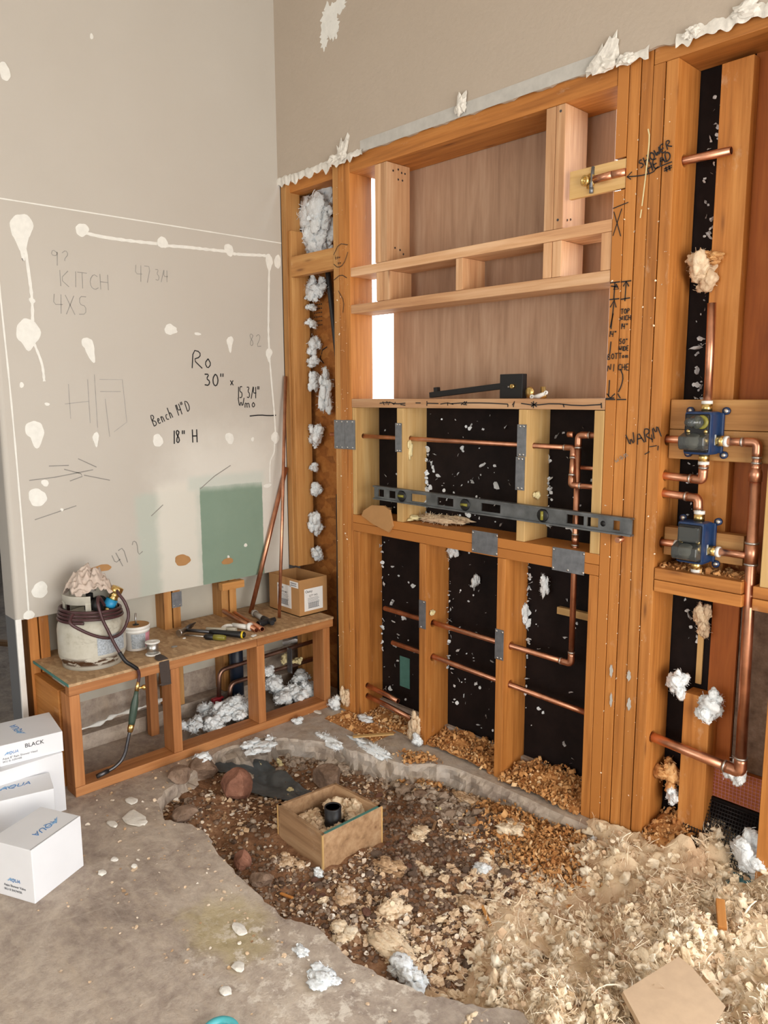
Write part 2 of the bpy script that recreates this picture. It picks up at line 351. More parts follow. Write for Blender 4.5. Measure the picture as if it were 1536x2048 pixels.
def tri_quads(Fq):
    """rows whose last two indices agree become two triangles' worth of one: all rows to triangles"""
    deg = Fq[:, 2] == Fq[:, 3]; q = Fq[~deg]; return np.concatenate([Fq[deg][:, :3], q[:, [0, 1, 2]], q[:, [0, 2, 3]]])
def boolean_cut(o, cutter_mb):
    c = cutter_mb.build('cutter', None, org=(0, 0, 0)); md = o.modifiers.new('cut', 'BOOLEAN'); md.operation = 'DIFFERENCE'; md.object = c; md.solver = 'EXACT'
    bpy.context.view_layer.update(); dg = bpy.context.evaluated_depsgraph_get(); me = bpy.data.meshes.new_from_object(o.evaluated_get(dg)); o.modifiers.remove(md)
    old = o.data; o.data = me; cm = c.data; bpy.data.objects.remove(c); bpy.data.meshes.remove(cm); bpy.data.meshes.remove(old)
def grain(o, axis):
    """lumber grain coordinates: along the board first"""
    me = o.data; n = len(me.vertices); a = np.empty(n*3, np.float32); me.vertices.foreach_get('co', a); a = a.reshape(-1, 3)
    order = {0: [0, 1, 2], 1: [1, 0, 2], 2: [2, 0, 1]}[axis]; g = a[:, order]+RS.uniform(-20, 20, 3)
    at = me.attributes.new('grain', 'FLOAT_VECTOR', 'POINT'); at.data.foreach_set('vector', g.astype(np.float32).ravel())
def board(name, x0, x1, y0, y1, z0, z1, mat, label=None, cat=None, group=None, parent=None, axis=None, holes=(), ch=.0025, kind=None):
    """one piece of lumber; holes = ((y, z, r), ...) bored along x"""
    mb = MB().bx(x0, x1, y0, y1, z0, z1, ch); o = mb.build(name, M[mat], parent, label, cat, group, kind)
    if holes:
        cb = MB()
        for (hy, hz, hr) in holes: cb.tube([(x0-.05, hy, hz), (x1+.05, hy, hz)], hr, 20)
        boolean_cut(o, cb)
    d = (x1-x0, y1-y0, z1-z0); grain(o, axis if axis is not None else d.index(max(d))); return o
# handwriting: strokes in a unit cell (width about .6, height 1)
GL = {'A': [[(0, 0), (.3, 1), (.6, 0)], [(.1, .4), (.5, .4)]], 'B': [[(0, 0), (0, 1), (.4, .95), (.45, .7), (0, .52), (.5, .35), (.45, .05), (0, 0)]], 'C': [[(.55, .85), (.3, 1), (.05, .6), (.1, .15), (.35, 0), (.58, .15)]],
 'D': [[(0, 0), (.05, 1), (.45, .85), (.58, .45), (.4, .08), (0, 0)]], 'E': [[(.5, 1), (0, 1), (0, 0), (.5, 0)], [(0, .5), (.4, .5)]], 'H': [[(0, 0), (0, 1)], [(.5, 0), (.5, 1)], [(0, .5), (.5, .5)]], 'I': [[(.2, 0), (.25, 1)]],
 'K': [[(0, 0), (0, 1)], [(.5, 1), (0, .45), (.5, 0)]], 'L': [[(0, 1), (0, 0), (.45, 0)]], 'M': [[(0, 0), (.1, 1), (.3, .3), (.5, 1), (.6, 0)]], 'N': [[(0, 0), (.05, 1), (.45, 0), (.5, 1)]], 'O': [[(.3, 1), (.05, .7), (.05, .3), (.3, 0), (.55, .3), (.55, .7), (.3, 1)]],
 'P': [[(0, 0), (0, 1), (.45, .9), (.45, .6), (0, .45)]], 'R': [[(0, 0), (.1, 1), (.5, .9), (.5, .62), (.08, .48), (.6, 0)]], 'S': [[(.5, .85), (.25, 1), (.05, .75), (.45, .4), (.4, .08), (.02, .1)]], 'T': [[(0, 1), (.6, 1)], [(.3, 1), (.28, 0)]], 'U': [[(0, 1), (.05, .1), (.3, 0), (.5, .15), (.55, 1)]],
 'W': [[(0, 1), (.12, 0), (.3, .7), (.45, 0), (.65, 1)]], 'X': [[(0, 0), (.5, 1)], [(0, 1), (.5, 0)]], '0': [[(.3, 1), (.06, .65), (.1, .15), (.35, 0), (.55, .4), (.48, .85), (.3, 1)]], '1': [[(.2, 0), (.26, 1)]], '2': [[(.05, .8), (.3, 1), (.5, .75), (.05, .0), (.55, .05)]],
 '3': [[(.05, .95), (.45, .95), (.2, .58), (.5, .4), (.38, .03), (.02, .1)]], '4': [[(.1, 1), (.02, .45), (.55, .48)], [(.48, 1), (.42, 0)]], '5': [[(.5, 1), (.12, 1), (.08, .58), (.45, .5), (.42, .08), (.02, .05)]], '7': [[(.02, 1), (.5, 1), (.2, 0)]], '8': [[(.45, .85), (.2, 1), (.1, .75), (.48, .3), (.3, 0), (.08, .2), (.45, .85)]], '9': [[(.48, .8), (.2, 1), (.08, .65), (.42, .6), (.48, .95), (.42, 0)]],
 'a': [[(.4, .5), (.1, .45), (.08, .1), (.35, .08), (.42, .5), (.45, 0)]], 'b': [[(.05, 1), (.05, 0), (.4, .05), (.42, .4), (.05, .45)]], 'c': [[(.45, .5), (.15, .5), (.08, .1), (.45, .05)]], 'e': [[(.08, .28), (.42, .32), (.3, .55), (.08, .35), (.15, .03), (.45, .08)]], 'h': [[(.05, 0), (.08, 1)], [(.06, .4), (.3, .55), (.4, 0)]], 'i': [[(.2, .5), (.2, 0)], [(.2, .75), (.22, .8)]], 'k': [[(.05, 0), (.05, 1)], [(.4, .55), (.05, .25), (.4, 0)]],
 'm': [[(0, 0), (.02, .5), (.2, .45), (.24, 0)], [(.22, .4), (.45, .5), (.5, 0)]], 'n': [[(.05, 0), (.05, .55)], [(.05, .4), (.3, .55), (.4, 0)]], 'o': [[(.25, .55), (.05, .3), (.2, 0), (.42, .25), (.25, .55)]], 'w': [[(0, .5), (.1, 0), (.25, .4), (.4, 0), (.5, .5)]], 'x': [[(.05, 0), (.4, .5)], [(.05, .5), (.4, 0)]], 'd': [[(.42, 1), (.42, 0), (.1, .05), (.08, .4), (.42, .45)]], 'r': [[(.05, 0), (.05, .5)], [(.05, .35), (.35, .52)]], 't': [[(.2, 1), (.22, 0)], [(.02, .6), (.4, .6)]],
 '"': [[(.1, 1), (.08, .72)], [(.3, 1), (.28, .72)]], "'": [[(.15, 1), (.12, .72)]], '/': [[(0, -.05), (.4, 1)]], '?': [[(.05, .8), (.3, 1), (.45, .75), (.2, .45), (.2, .3)]]}
def ink_strokes(mb, strokes, o, u, v, width, n):
    """flat pen lines on the plane o,u,v, lifted off the face by a hair along n"""
    o = Vector(o); u = Vector(u); v = Vector(v); n = Vector(n)
    for st in strokes:
        p = [o+u*a+v*b for a, b in st]; L = []; R_ = []
        for i, q in enumerate(p):
            t_ = (p[min(i+1, len(p)-1)]-p[max(i-1, 0)]).normalized(); s_ = n.cross(t_)*width/2
            L.append(q+s_+n*.0007); R_.append(q-s_+n*.0007)
        k = len(p); mb.add(L+R_, [(i, i+1, k+i+1, k+i) for i in range(k-1)])
def smooth_stroke(st):
    if len(st) < 3: return st
    out = [st[0]]
    for a, b in zip(st[:-1], st[1:]): out += [(a[0]*.75+b[0]*.25, a[1]*.75+b[1]*.25), (a[0]*.25+b[0]*.75, a[1]*.25+b[1]*.75)]
    return out+[st[-1]]
def write(parent, text, o, u, v, h, width, n, mat='ink', name='handwriting', adv=.72, strokes=None, wid=None):
    mb = MB(); x = 0; sx = 1
    if wid: sx = wid/(h*sum(.5 if c == ' ' else .35 if c in '1I\'/' else adv for c in text))
    for ch in text or '':
        if ch == ' ': x += .5; continue
        j = random.uniform(-.04, .04); ink_strokes(mb, [smooth_stroke([((a+x)*h*sx, (b+j)*h) for a, b in st]) for st in GL[ch]], o, u, v, width, n)
        x += .35 if ch in '1I\'/' else adv
    if strokes: ink_strokes(mb, strokes, o, u, v, width, n)
    return mb.build(name, M[mat], parent)
def type_on(parent, text, M4, size, mat, name='printed_text', shear=0.0, bold=0.0):
    cu = bpy.data.curves.new('t', 'FONT'); cu.body = text; cu.size = size; cu.shear = shear; cu.offset = bold; cu.extrude = .0003
    tmp = bpy.data.objects.new('t', cu); COL.objects.link(tmp); bpy.context.view_layer.update(); dg = bpy.context.evaluated_depsgraph_get()
    me = bpy.data.meshes.new_from_object(tmp.evaluated_get(dg)); bpy.data.objects.remove(tmp); bpy.data.curves.remove(cu)
    me.transform(Matrix.Translation(-wpos(parent)) @ M4); me.materials.clear(); return put(name, me, M[mat], parent)
def frame(o, x, y):
    """4x4 whose x and y columns are the given directions"""
    x = Vector(x).normalized(); y = Vector(y); y = (y-x*x.dot(y)).normalized(); z = x.cross(y)
    m = Matrix((x, y, z)).transposed().to_4x4(); m.translation = Vector(o); return m
def bend(pts, r, k=6):
    """polyline with its corners rounded to radius r"""
    P = [Vector(p) for p in pts]; out = [P[0]]
    for a, b, c in zip(P[:-2], P[1:-1], P[2:]):
        d0 = (a-b).normalized(); d1 = (c-b).normalized(); rr = min(r, (a-b).length*.49, (c-b).length*.49)
        for i in range(k+1):
            t_ = i/k; out.append((b+d0*rr)*(1-t_)**2+b*2*t_*(1-t_)+(b+d1*rr)*t_**2)
    return out+[P[-1]]
def spline(pts, k=8):
    P = [Vector(p) for p in pts]; out = []
    for i in range(len(P)-1):
        a, b, c, d = P[max(i-1, 0)], P[i], P[i+1], P[min(i+2, len(P)-1)]
        for j in range(k):
            t_ = j/k; out.append(.5*((2*b)+(c-a)*t_+(2*a-5*b+4*c-d)*t_**2+(3*b-a-3*c+d)*t_**3))
    return out+[P[-1]]
# ------------------------------------------------------------------ setting: walls, floor, dirt
def boxmask(t, pos, y0, y1, z0, z1, soft, wob=0.0, nsc=8, axes=('Y', 'Z')):
    s = t.n('ShaderNodeSeparateXYZ'); t.link(pos, s.inputs[0]); nz = t.math('MULTIPLY', t.math('SUBTRACT', t.noise(pos, nsc, 5, .6), .5), wob) if wob else 0.0
    out = None
    for ax, a, b in ((axes[0], y0, y1), (axes[1], z0, z1)):
        c = t.math('ADD', s.outputs[ax], nz) if wob else s.outputs[ax]
        for lo, sign in ((a, 1), (b, -1)):
            r = t.n('ShaderNodeMapRange', interpolation_type='SMOOTHSTEP'); t.link(c, r.inputs[0])
            r.inputs[1].default_value = lo-soft*sign; r.inputs[2].default_value = lo+soft*sign
            out = r.outputs[0] if out is None else t.math('MULTIPLY', out, r.outputs[0])
    return out
PAINT = lin(188, 183, 174)
t = NT('taupe wall paint', .7); pos = t.n('ShaderNodeNewGeometry').outputs['Position']
c = t.mix(t.noise(pos, 2.2, 3), lin(186, 180, 171), lin(194, 189, 181))
c = t.mix(t.math('MULTIPLY', boxmask(t, pos, -.66, -.02, .62, 1.36, .16, .25, 4), .85), c, lin(220, 218, 211))
c = t.mix(t.math('MULTIPLY', boxmask(t, pos, -.82, -.50, .5, 1.10, .02, .06, 9), .6), c, lin(176, 190, 180))
c = t.mix(t.math('MULTIPLY', boxmask(t, pos, -.715, -.515, .5, 1.14, .025, .05, 12), .85), c, lin(218, 215, 206))
c = t.mix(boxmask(t, pos, -.502, -.152, .5, 1.108, .003, .012, 14), c, t.mix(t.noise(pos, 9, 4), lin(122, 146, 130), lin(134, 156, 140)))
c = t.mix(t.math('MULTIPLY', boxmask(t, pos, -.56, -.14, 1.095, 1.16, .02, .03, 14), .75), c, lin(196, 205, 198))
sm = t.ramp(t.noise(t.coord('Object', (1, 3, 9)), 4, 6, .7), [(.66, G4(0)), (.72, G4(.6))]); c = t.mix(t.math('MULTIPLY', sm, boxmask(t, pos, -.95, -.45, .62, 1.1, .1)), c, lin(214, 212, 205))
t.base(c); t.bump(t.noise(pos, 90, 3), .12, .002); M['wall_left'] = t.m
t = NT('taupe textured paint', .72); pos = t.n('ShaderNodeNewGeometry').outputs['Position']
t.base(t.mix(t.noise(pos, 2, 3), lin(178, 164, 148), lin(186, 173, 158))); t.bump(t.noise(pos, 60, 3), .3, .004); M['wall_back'] = t.m
M['wall_plain'] = plain('off white wall', lin(205, 198, 186), .8, var=.03, sc=3)
M['jamb_shade'] = plain('jamb grey with shade', lin(112, 113, 115), .7, var=.04, sc=3)  # jamb drywall; the weak light on it is put into this grey
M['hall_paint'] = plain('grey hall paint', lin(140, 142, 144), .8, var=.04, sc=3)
M['backside'] = plain('drywall back paper', lin(188, 184, 172), .85, var=.06, sc=6)
def slab_mat():
    t = NT('stained concrete', .72); pos = t.n('ShaderNodeNewGeometry').outputs['Position']
    f = t.noise(pos, 3.2, 7, .65, .4); f2 = t.noise(pos, 22, 8, .72)
    c = t.ramp(t.math('ADD', t.math('MULTIPLY', f, .52), t.math('MULTIPLY', f2, .48)), [(.33, lin(122, 108, 99)), (.47, lin(166, 151, 138)), (.62, lin(200, 186, 170))])
    st = t.n('ShaderNodeMapping'); st.inputs['Rotation'].default_value = (0, 0, .55); st.inputs['Scale'].default_value = (2.2, 15, 6); t.link(pos, st.inputs[0])
    c = t.mix(t.ramp(t.noise(st.outputs[0], 1.4, 5, .6), [(.50, G4(0)), (.75, G4(.4))]), c, lin(198, 180, 158))
    c = t.mix(t.math('MULTIPLY', boxmask(t, pos, 1.25, 1.55, -1.36, -1.18, .05, .22, 9, ('X', 'Y')), .36), c, lin(196, 180, 112))
    c = t.mix(t.math('MULTIPLY', t.ramp(t.noise(pos, 16, 6, .7), [(.52, G4(0)), (.6, G4(.9))]), boxmask(t, pos, 1.38, 2.1, -1.40, -1.0, .12, .25, 6, ('X', 'Y'))), c, lin(222, 212, 198))
    c = t.mix(t.math('MULTIPLY', t.ramp(t.noise(pos, 9, 5, .65), [(.42, G4(0)), (.62, G4(.85))]), boxmask(t, pos, .1, 1.3, -.5, .3, .12, .2, 6, ('X', 'Y'))), c, lin(192, 184, 176))
    cr = t.n('ShaderNodeTexVoronoi', feature='DISTANCE_TO_EDGE'); cr.inputs['Scale'].default_value = 1.7; wv = t.n('ShaderNodeVectorMath', operation='ADD'); t.link(pos, wv.inputs[0]); tn = t.n('ShaderNodeTexNoise'); tn.inputs['Scale'].default_value = 3; t.link(pos, tn.inputs[0]); t.link(tn.outputs['Color'], wv.inputs[1]); t.link(wv.outputs[0], cr.inputs['Vector'])
    c = t.mix(t.ramp(cr.outputs['Distance'], [(.0, G4(.22)), (.02, G4(0))]), c, lin(206, 194, 178))
    t.base(c); t.bump(t.math('ADD', f2, t.math('MULTIPLY', f, 1.5)), .6, .012); return t.m
M['slab'] = slab_mat()
t = NT('red brown earth', .95); pos = t.n('ShaderNodeNewGeometry').outputs['Position']; f = t.noise(pos, 9, 8, .7); f2 = t.noise(pos, 70, 5, .7)
t.base(t.ramp(t.math('ADD', t.math('MULTIPLY', f, .55), t.math('MULTIPLY', f2, .45)), [(.3, lin(92, 62, 42)), (.48, lin(138, 98, 68)), (.62, lin(164, 126, 94)), (.76, lin(184, 154, 124))])); t.bump(f2, .9, .012); M['dirt'] = t.m

HOLE = [(.54, -1.016), (.595, -1.066), (.738, -1.12), (.843, -1.058), (1.028, -1.087), (1.209, -1.105), (1.334, -1.113), (1.452, -1.123), (1.569, -1.064), (1.735, -1.093), (1.873, -1.055), (1.972, -1.025), (2.081, -.958), (2.188, -.893), (2.32, -.95), (2.6, -1.02), (3.1, -1.1), (3.4, -.9), (3.4, -.045), (2.47, -.04), (2.27, -.045), (2.0, -.05), (1.7, -.045), (1.47, -.04), (1.2, -.06), (1.12, -.10), (1.03, -.19), (.9, -.23), (.78, -.267), (.68, -.285), (.584, -.332), (.47, -.414), (.40, -.50), (.395, -.587), (.40, -.7), (.451, -.811), (.50, -.9)]
def jag(poly, step=.016, amp=.011):
    out = []
    for (a, b), (c, d) in zip(poly, poly[1:]+poly[:1]):
        L = math.hypot(c-a, d-b); n = max(1, int(L/step))
        for i in range(n): out.append((a+(c-a)*i/n, b+(d-b)*i/n))
    P = np.array([(x, y, 0) for x, y in out]); ox = fbm(P*14, 3, 3)*amp+fbm(P*45, 5, 2)*amp*.45; oy = fbm(P*14+9, 4, 3)*amp+fbm(P*45+4, 8, 2)*amp*.45
    sc_ = np.where(P[:, 1] > -.12, .35, 1.0); return [(x+float(a)*s, y+float(b)*s) for (x, y), a, b, s in zip(out, ox, oy, sc_)]
HJ = jag(HOLE)
def build_slab():
    bm = bmesh.new(); outer = [(-5, -5.8), (5.55, -5.8), (5.55, .6), (-5, .6)]
    vo = [bm.verts.new((x, y, 0)) for x, y in outer]; vh = [bm.verts.new((x, y, 0)) for x, y in HJ]
    e = [bm.edges.new((vo[i], vo[(i+1) % 4])) for i in range(4)]+[bm.edges.new((vh[i], vh[(i+1) % len(vh)])) for i in range(len(vh))]
    bmesh.ops.triangle_fill(bm, use_beauty=True, edges=e)
    n = len(HJ); P = np.array([(x, y, 0) for x, y in HJ]); cx, cy = 1.5, -.55; rows = [vh]
    for z, amp, k in ((-.010, .008, 2), (-.028, .020, 6), (-.05, .030, 9), (-.075, .034, 10), (-.14, .036, 12)):
        o1 = fbm(P*26+k*3.7, k, 4, .6)*amp*np.where((P[:, 1] > -.9) & (P[:, 0] < 1.3), 1.25, .55); row = []
        for i, (x, y) in enumerate(HJ):
            d = Vector((cx-x, cy-y)).normalized()*(.006+float(o1[i])+(-z)*.15); row.append(bm.verts.new((x+d.x, y+d.y, z+float(o1[i])*.4)))
        rows.append(row)
    for a, b in zip(rows[:-1], rows[1:]):
        for i in range(n): bm.faces.new((a[i], a[(i+1) % n], b[(i+1) % n], b[i]))
    bmesh.ops.recalc_face_normals(bm, faces=bm.faces)
    me = bpy.data.meshes.new('floor'); bm.to_mesh(me); bm.free(); return tag(put('floor', me, M['slab']), None, None, None, 'structure')
floor = build_slab()
def sstep(a, b, x): q = np.clip((x-a)/(b-a), 0, 1); return q*q*(3-2*q)
def dirt_z(x, y):
    P = np.stack([x, y, np.zeros_like(x)], 1)
    z = -.082+.014*fbm(P*6, 21, 3)+.006*fbm(P*28, 22, 3)
    z += .05*sstep(.9, .62, x)*sstep(-.55, -.95, y)*.6                         # rubble sloping up by the bench
    z -= .05*np.exp(-(((x-.62)/.22)**2+((y+.58)/.16)**2))                      # low wet spot
    z += .030*sstep(1.2, 1.75, x)*sstep(-.42, -.14, y)                         # shavings banked at the curb
    return z
def pile_h(x, y):
    P = np.stack([x, y, np.zeros_like(x)], 1); w = x+.16*fbm(P*3.2, 31, 3)+.25*np.maximum(0, y+.32)
    return sstep(1.86, 2.24, w)
def grid_mesh(name, xs, ys, zf, mat, mask=None):
    X, Y = np.meshgrid(xs, ys); x, y = X.ravel(), Y.ravel(); z = zf(x, y); V = np.stack([x, y, z], 1); nx = len(xs); ny = len(ys)
    I, J = np.meshgrid(np.arange(nx-1), np.arange(ny-1)); a = (J*nx+I).ravel(); Fq = np.stack([a, a+1, a+nx+1, a+nx], 1)
    if mask is not None: Fq = Fq[mask(V[Fq].mean(1))]
    return V, Fq
V_, F_ = grid_mesh('dirt', np.arange(.3, 3.45, .012), np.arange(-1.25, .02, .012), dirt_z, None)
dirt = soup('dirt_floor', V_, F_, None, M['dirt'], smooth=True); dirt['kind'] = 'structure'
def ground(x, y):
    """height of whatever lies uppermost at x,y"""
    x = np.atleast_1d(np.asarray(x, float)); y = np.atleast_1d(np.asarray(y, float)); z = dirt_z(x, y)
    from_poly = inside(x, y); return np.where(from_poly, z, 0.0)
HA = np.array(HJ)
def inside(x, y):
    r = np.zeros(len(x), bool); j = len(HA)-1
    for i in range(len(HA)):
        xi, yi = HA[i]; xj, yj = HA[j]; c = ((yi > y) != (yj > y)) & (x < (xj-xi)*(y-yi)/((yj-yi)+1e-12)+xi); r ^= c; j = i
    return r

S = lambda mb, name, mat, **k: mb.build(name, M[mat], kind='structure', **k)
arc = [(-.02+.02*math.cos(a), -1.33-.02*math.sin(a)) for a in [i*PI/12 for i in range(7)]]
mb = MB()
prof = [(0, 0)]+arc+[(-.13, -1.35), (-.13, -1.335), (-.02, -1.335), (-.0127, -1.325), (-.0127, 0)]
mb.prism(prof[::-1], (0, 0, .64), (1, 0, 0), (0, 1, 0), (0, 0, 3.36)); wall_left = S(mb, 'wall_left', 'wall_left', org=(0, 0, 0))
mb = MB().bx(-.13, -.012, -1.35, -1.337, 0, .64); S(mb, 'trim_1', 'jamb_shade')
mb = MB().bx(-.0119, .002, -1.3525, -1.330, 0, .645, .002); S(mb, 'trim_2', 'white')
S(MB().bx(-.13, 0, -5.8, -2.45, 0, 4).bx(-.13, 0, -2.45, -1.36, 2.75, 4), 'wall_near', 'wall_plain')
# upper part of the framed wall, its lower edge torn
mb = MB(); ed = [(x, 2.556+.004*math.sin(x*40)+random.uniform(-.003, .003)) for x in np.arange(0, 2.62, .02)]
mb.prism([(0, 4)]+ed+[(2.62, 2.55), (5.6, 2.55), (5.6, 4)], (0, -.0127, 0), (1, 0, 0), (0, 0, 1), (0, .0125, 0)); wall_back = S(mb, 'wall_back', 'wall_back', org=(0, 0, 0))
MB().bx(.60, 1.80, -.0141, -.0125, 2.554, 2.600).build('bare_wallboard_band', M['primer'], wall_back, 'paler unpainted strip along the cut edge')
S(MB().bx(5.64, 5.66, -3.3, -.5, 0, 2.4), 'sky_blocker_1', 'white'); S(MB().bx(.4, 4, -5.86, -5.84, .55, 2.65), 'sky_blocker_2', 'white')  # unseen solid panels added to keep sky light out of the openings
S(MB().bx(5.6, 5.7, -5.9, -3.3, 0, 4).bx(5.6, 5.7, -.5, .1, 0, 4).bx(5.6, 5.7, -3.3, -.5, 2.4, 4), 'wall_right', 'wall_plain')
S(MB().bx(-.13, 5.6, -5.9, -5.8, 0, .55).bx(-.13, 5.6, -5.9, -5.8, 2.65, 4).bx(-.13, .4, -5.9, -5.8, .55, 2.65).bx(4, 5.6, -5.9, -5.8, .55, 2.65), 'wall_rear', 'wall_plain')
S(MB().bx(-5.1, 5.7, -5.9, .62, 4, 4.1), 'ceiling', 'wall_plain')
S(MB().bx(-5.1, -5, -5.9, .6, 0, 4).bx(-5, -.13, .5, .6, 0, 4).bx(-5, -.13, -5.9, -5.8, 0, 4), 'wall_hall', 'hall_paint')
S(MB().bx(-4.99, -4.96, -5.8, .5, .0, .1), 'baseboard_hall', 'darksteel')
S(MB().bx(-.115, -.10, -1.335, .02, .19, 4), 'wall_cavity', 'backside')
S(MB().bx(-.12, -.02, -1.335, .02, 0, .07).bx(-.16, -.10, -1.335, .15, .0, .19), 'trim_3', 'slab')
mb = MB(); mb.bx(-30, 40, .62, 60, -.5, -.3); S(mb, 'ground_outside', 'slab')
# sheathing, felt and plywood behind the studs
def sheet(name, x0, x1, y0, y1, z0, z1, mat, label, cat, axis=2, kind=None):
    o = MB().bx(x0, x1, y0, y1, z0, z1).build(name, M[mat], None, label, cat, None, kind); grain(o, axis); return o
sheath = sheet('sheathing_board', -.10, .405, .150, .165, 0, 2.62, 'osb_dark', 'orange strand board sheathing behind the corner stud bay', 'board')
felt = sheet('felt_and_void_sheet', .50, 1.81, .150, .156, .0, 1.49, 'felt', 'black felt backing behind the studs under the niche', 'felt')
felt_r = sheet('felt_and_void_sheet', 1.86, 2.17, .156, .160, 0, 2.62, 'felt', 'narrow black felt strip between the post pack and the flat stud', 'felt')
ply = sheet('plywood_panel', .592, 1.692, .190, .202, 1.42, 2.60, 'ply', 'pinkish plywood panel closing the back of the niche', 'plywood')
orange = sheet('plywood_panel', 2.17, 2.285, .150, .162, .92, 2.60, 'ply_orange', 'dark orange board behind the tall copper riser and blue valves', 'plywood')
sheet('sheathing_board', 1.86, 2.655, .178, .19, 0, 2.62, 'felt', 'black felt closing the back of the valve bay', 'felt')
grey = sheet('grey_board', 2.2265, 2.62, .165, .177, .3, 2.60, 'rock_grey', 'dirty grey board seen past the tall copper riser', 'board')
orange2 = sheet('plywood_panel', 2.14, 2.225, .150, .164, .18, .93, 'ply_orange', 'dark orange board low behind the short stud with insulation on top', 'plywood')
S(MB().bx(.50, 1.81, .13, .150, 0, .055), 'baseboard_back', 'slab')
S(MB().bx(2.66, 2.70, .0, .6, 0, 2.6), 'wall_outer', 'rock_grey')
def fluff_edge():
    """torn paper and gypsum hanging along the cut edge of the wallboard"""
    for (a, b, zc, up_, dn, nm) in ((0.0, .42, 2.556, .012, .05, 'torn_paper_edge'), (.42, .62, 2.556, .02, .028, 'torn_paper_edge'), (1.70, 1.92, 2.556, .02, .02, 'torn_paper_edge'), (2.0, 2.6, 2.556, .03, .022, 'torn_paper_edge')):
        xs = np.arange(a, b, .006); P = np.stack([xs, xs*0, xs*0], 1); lo = zc-dn*(.35+.65*np.abs(fbm(P*26, 5, 2))); hi = zc+up_*(.4+.6*np.abs(fbm(P*30+7, 9, 2))); yy = -.003-.010*np.abs(fbm(P*33+2, 4, 2))
        m = MB(); n = len(xs); vs_ = [(x, -.0137, h) for x, h in zip(xs, hi)]+[(x, y-.0127, zc) for x, y in zip(xs, yy)]+[(x, y*.5-.0127, l) for x, y, l in zip(xs, yy, lo)]
        m.add(vs_, [(r_*n+i, r_*n+i+1, (r_+1)*n+i+1, (r_+1)*n+i) for r_ in (0, 1) for i in range(n-1)], True); m.build(nm, M['gypsum'], wall_back)
fluff_edge()
i = 0
for (x, z, rx, rz, up_) in ((.485, 2.575, .035, .032, .10), (.44, 2.56, .05, .02, 0), (1.17, 2.592, .03, .04, .03), (1.76, 2.565, .05, .035, .06), (1.84, 2.552, .035, .02, 0), (2.05, 2.562, .03, .02, 0), (2.2, 2.575, .05, .02, 0)):
    v, f_ = lump(3, 60+i, .55, 1.8, .25); V = v*np.array([rx, .013, rz])*.8+np.array([x, -.022, z])
    if up_: k = np.maximum(0, v[:, 2]); V[:, 2] += .45*up_*k**4; V[:, 0] += .015*k**4
    soup('torn_paper_tuft', V, f_, np.full(len(V), .8), M['gypsum'], wall_back); i += 1
# ------------------------------------------------------------------ patches and marks on the paint
BN = [0]
def blot(y, z, ry, rz, seed, drip=0.0, mat='filler', name='filler_patch', parent=None, tail=(0, 0)):
    m = MB(); n = 30; pts = []
    for k in range(n):
        a = 2*PI*k/n; w = 1+.10*math.sin(2*a+seed)+.06*math.sin(3*a+seed*2)+.03*math.sin(7*a+seed)
        dy, dz = math.cos(a)*ry*w, math.sin(a)*rz*w
        if drip and math.sin(a) < -.8: dz -= drip*(-math.sin(a)-.8)/.2
        if tail != (0, 0):
            c_ = (dy*tail[0]+dz*tail[1])/math.hypot(*tail)/max(ry, rz)
            if c_ > .6: dy += tail[0]*(c_-.6); dz += tail[1]*(c_-.6)
        pts.append((y+dy, z+dz))
    BN[0] += 1; m.prism(pts, (.0012+.00003*BN[0], 0, 0), (0, 1, 0), (0, 0, 1), (-.002, 0, 0)); return m.build(name, M[mat], parent or wall_left)
def bead(pts, w, name='filler_line', mat='filler'):
    m = MB(); P = spline([(0, y, z) for y, z in pts], 6); w2 = [w*(.75+.5*abs(math.sin(i*1.7))) for i in range(len(P))]; top, bot = [], []
    for i, p in enumerate(P):
        t_ = (P[min(i+1, len(P)-1)]-P[max(i-1, 0)]).normalized(); s_ = Vector((1, 0, 0)).cross(t_)*w2[i]/2; top.append(p+s_+Vector((.0010, 0, 0))); bot.append(p-s_+Vector((.0010, 0, 0)))
    k = len(P); m.add(top+bot, [(i, i+1, k+i+1, k+i) for i in range(k-1)]); return m.build(name, M[mat], wall_left)
for i, (y, z, ry, rz, d) in enumerate([(-1.22, 2.17, .042, .052, .04), (-1.223, 1.781, .042, .052, .03), (-1.224, 1.395, .034, .042, .03), (-1.233, 1.129, .037, .034, 0), (-1.25, .75, .034, .031, 0),
        (-.985, 2.194, .026, .026, 0), (-.634, 2.19, .023, .026, 0), (-.299, 2.2, .023, .028, 0), (-.075, 2.178, .022, .028, .02), (-.025, 2.178, .02, .03, 0), (-.09, 1.738, .018, .024, .02), (-.065, 1.325, .022, .028, .01), (-.33, 1.33, .022, .027, 0), (-.70, 1.335, .026, .026, 0), (-.98, 1.36, .014, .02, .02)]): blot(y, z, ry, rz, i*1.3, d)
blot(-.99, 1.742, .024, .028, 3, .02, tail=(.02, -.03)); blot(-.62, 1.822, .024, .022, 5, tail=(.06, .0)); blot(-.31, 1.785, .018, .022, 6, .03); blot(-.48, 1.81, .018, .006, 4); blot(-1.262, 1.575, .007, .012, 1)
for y, z, ry, rz in ((-1.2, 1.9, .012, .01), (-1.17, 1.5, .01, .006), (-1.20, 1.185, .014, .014), (-1.14, 1.07, .006, .006), (-.2, 1.32, .008, .01), (-.26, .80, .01, .008), (-.36, .755, .006, .008), (-.12, 1.085, .022, .01), (-1.3, .655, .02, .02), (-1.24, 2.72, .02, .03), (-.9, 2.94, .006, .012)): blot(y, z, ry, rz, y*9+z)
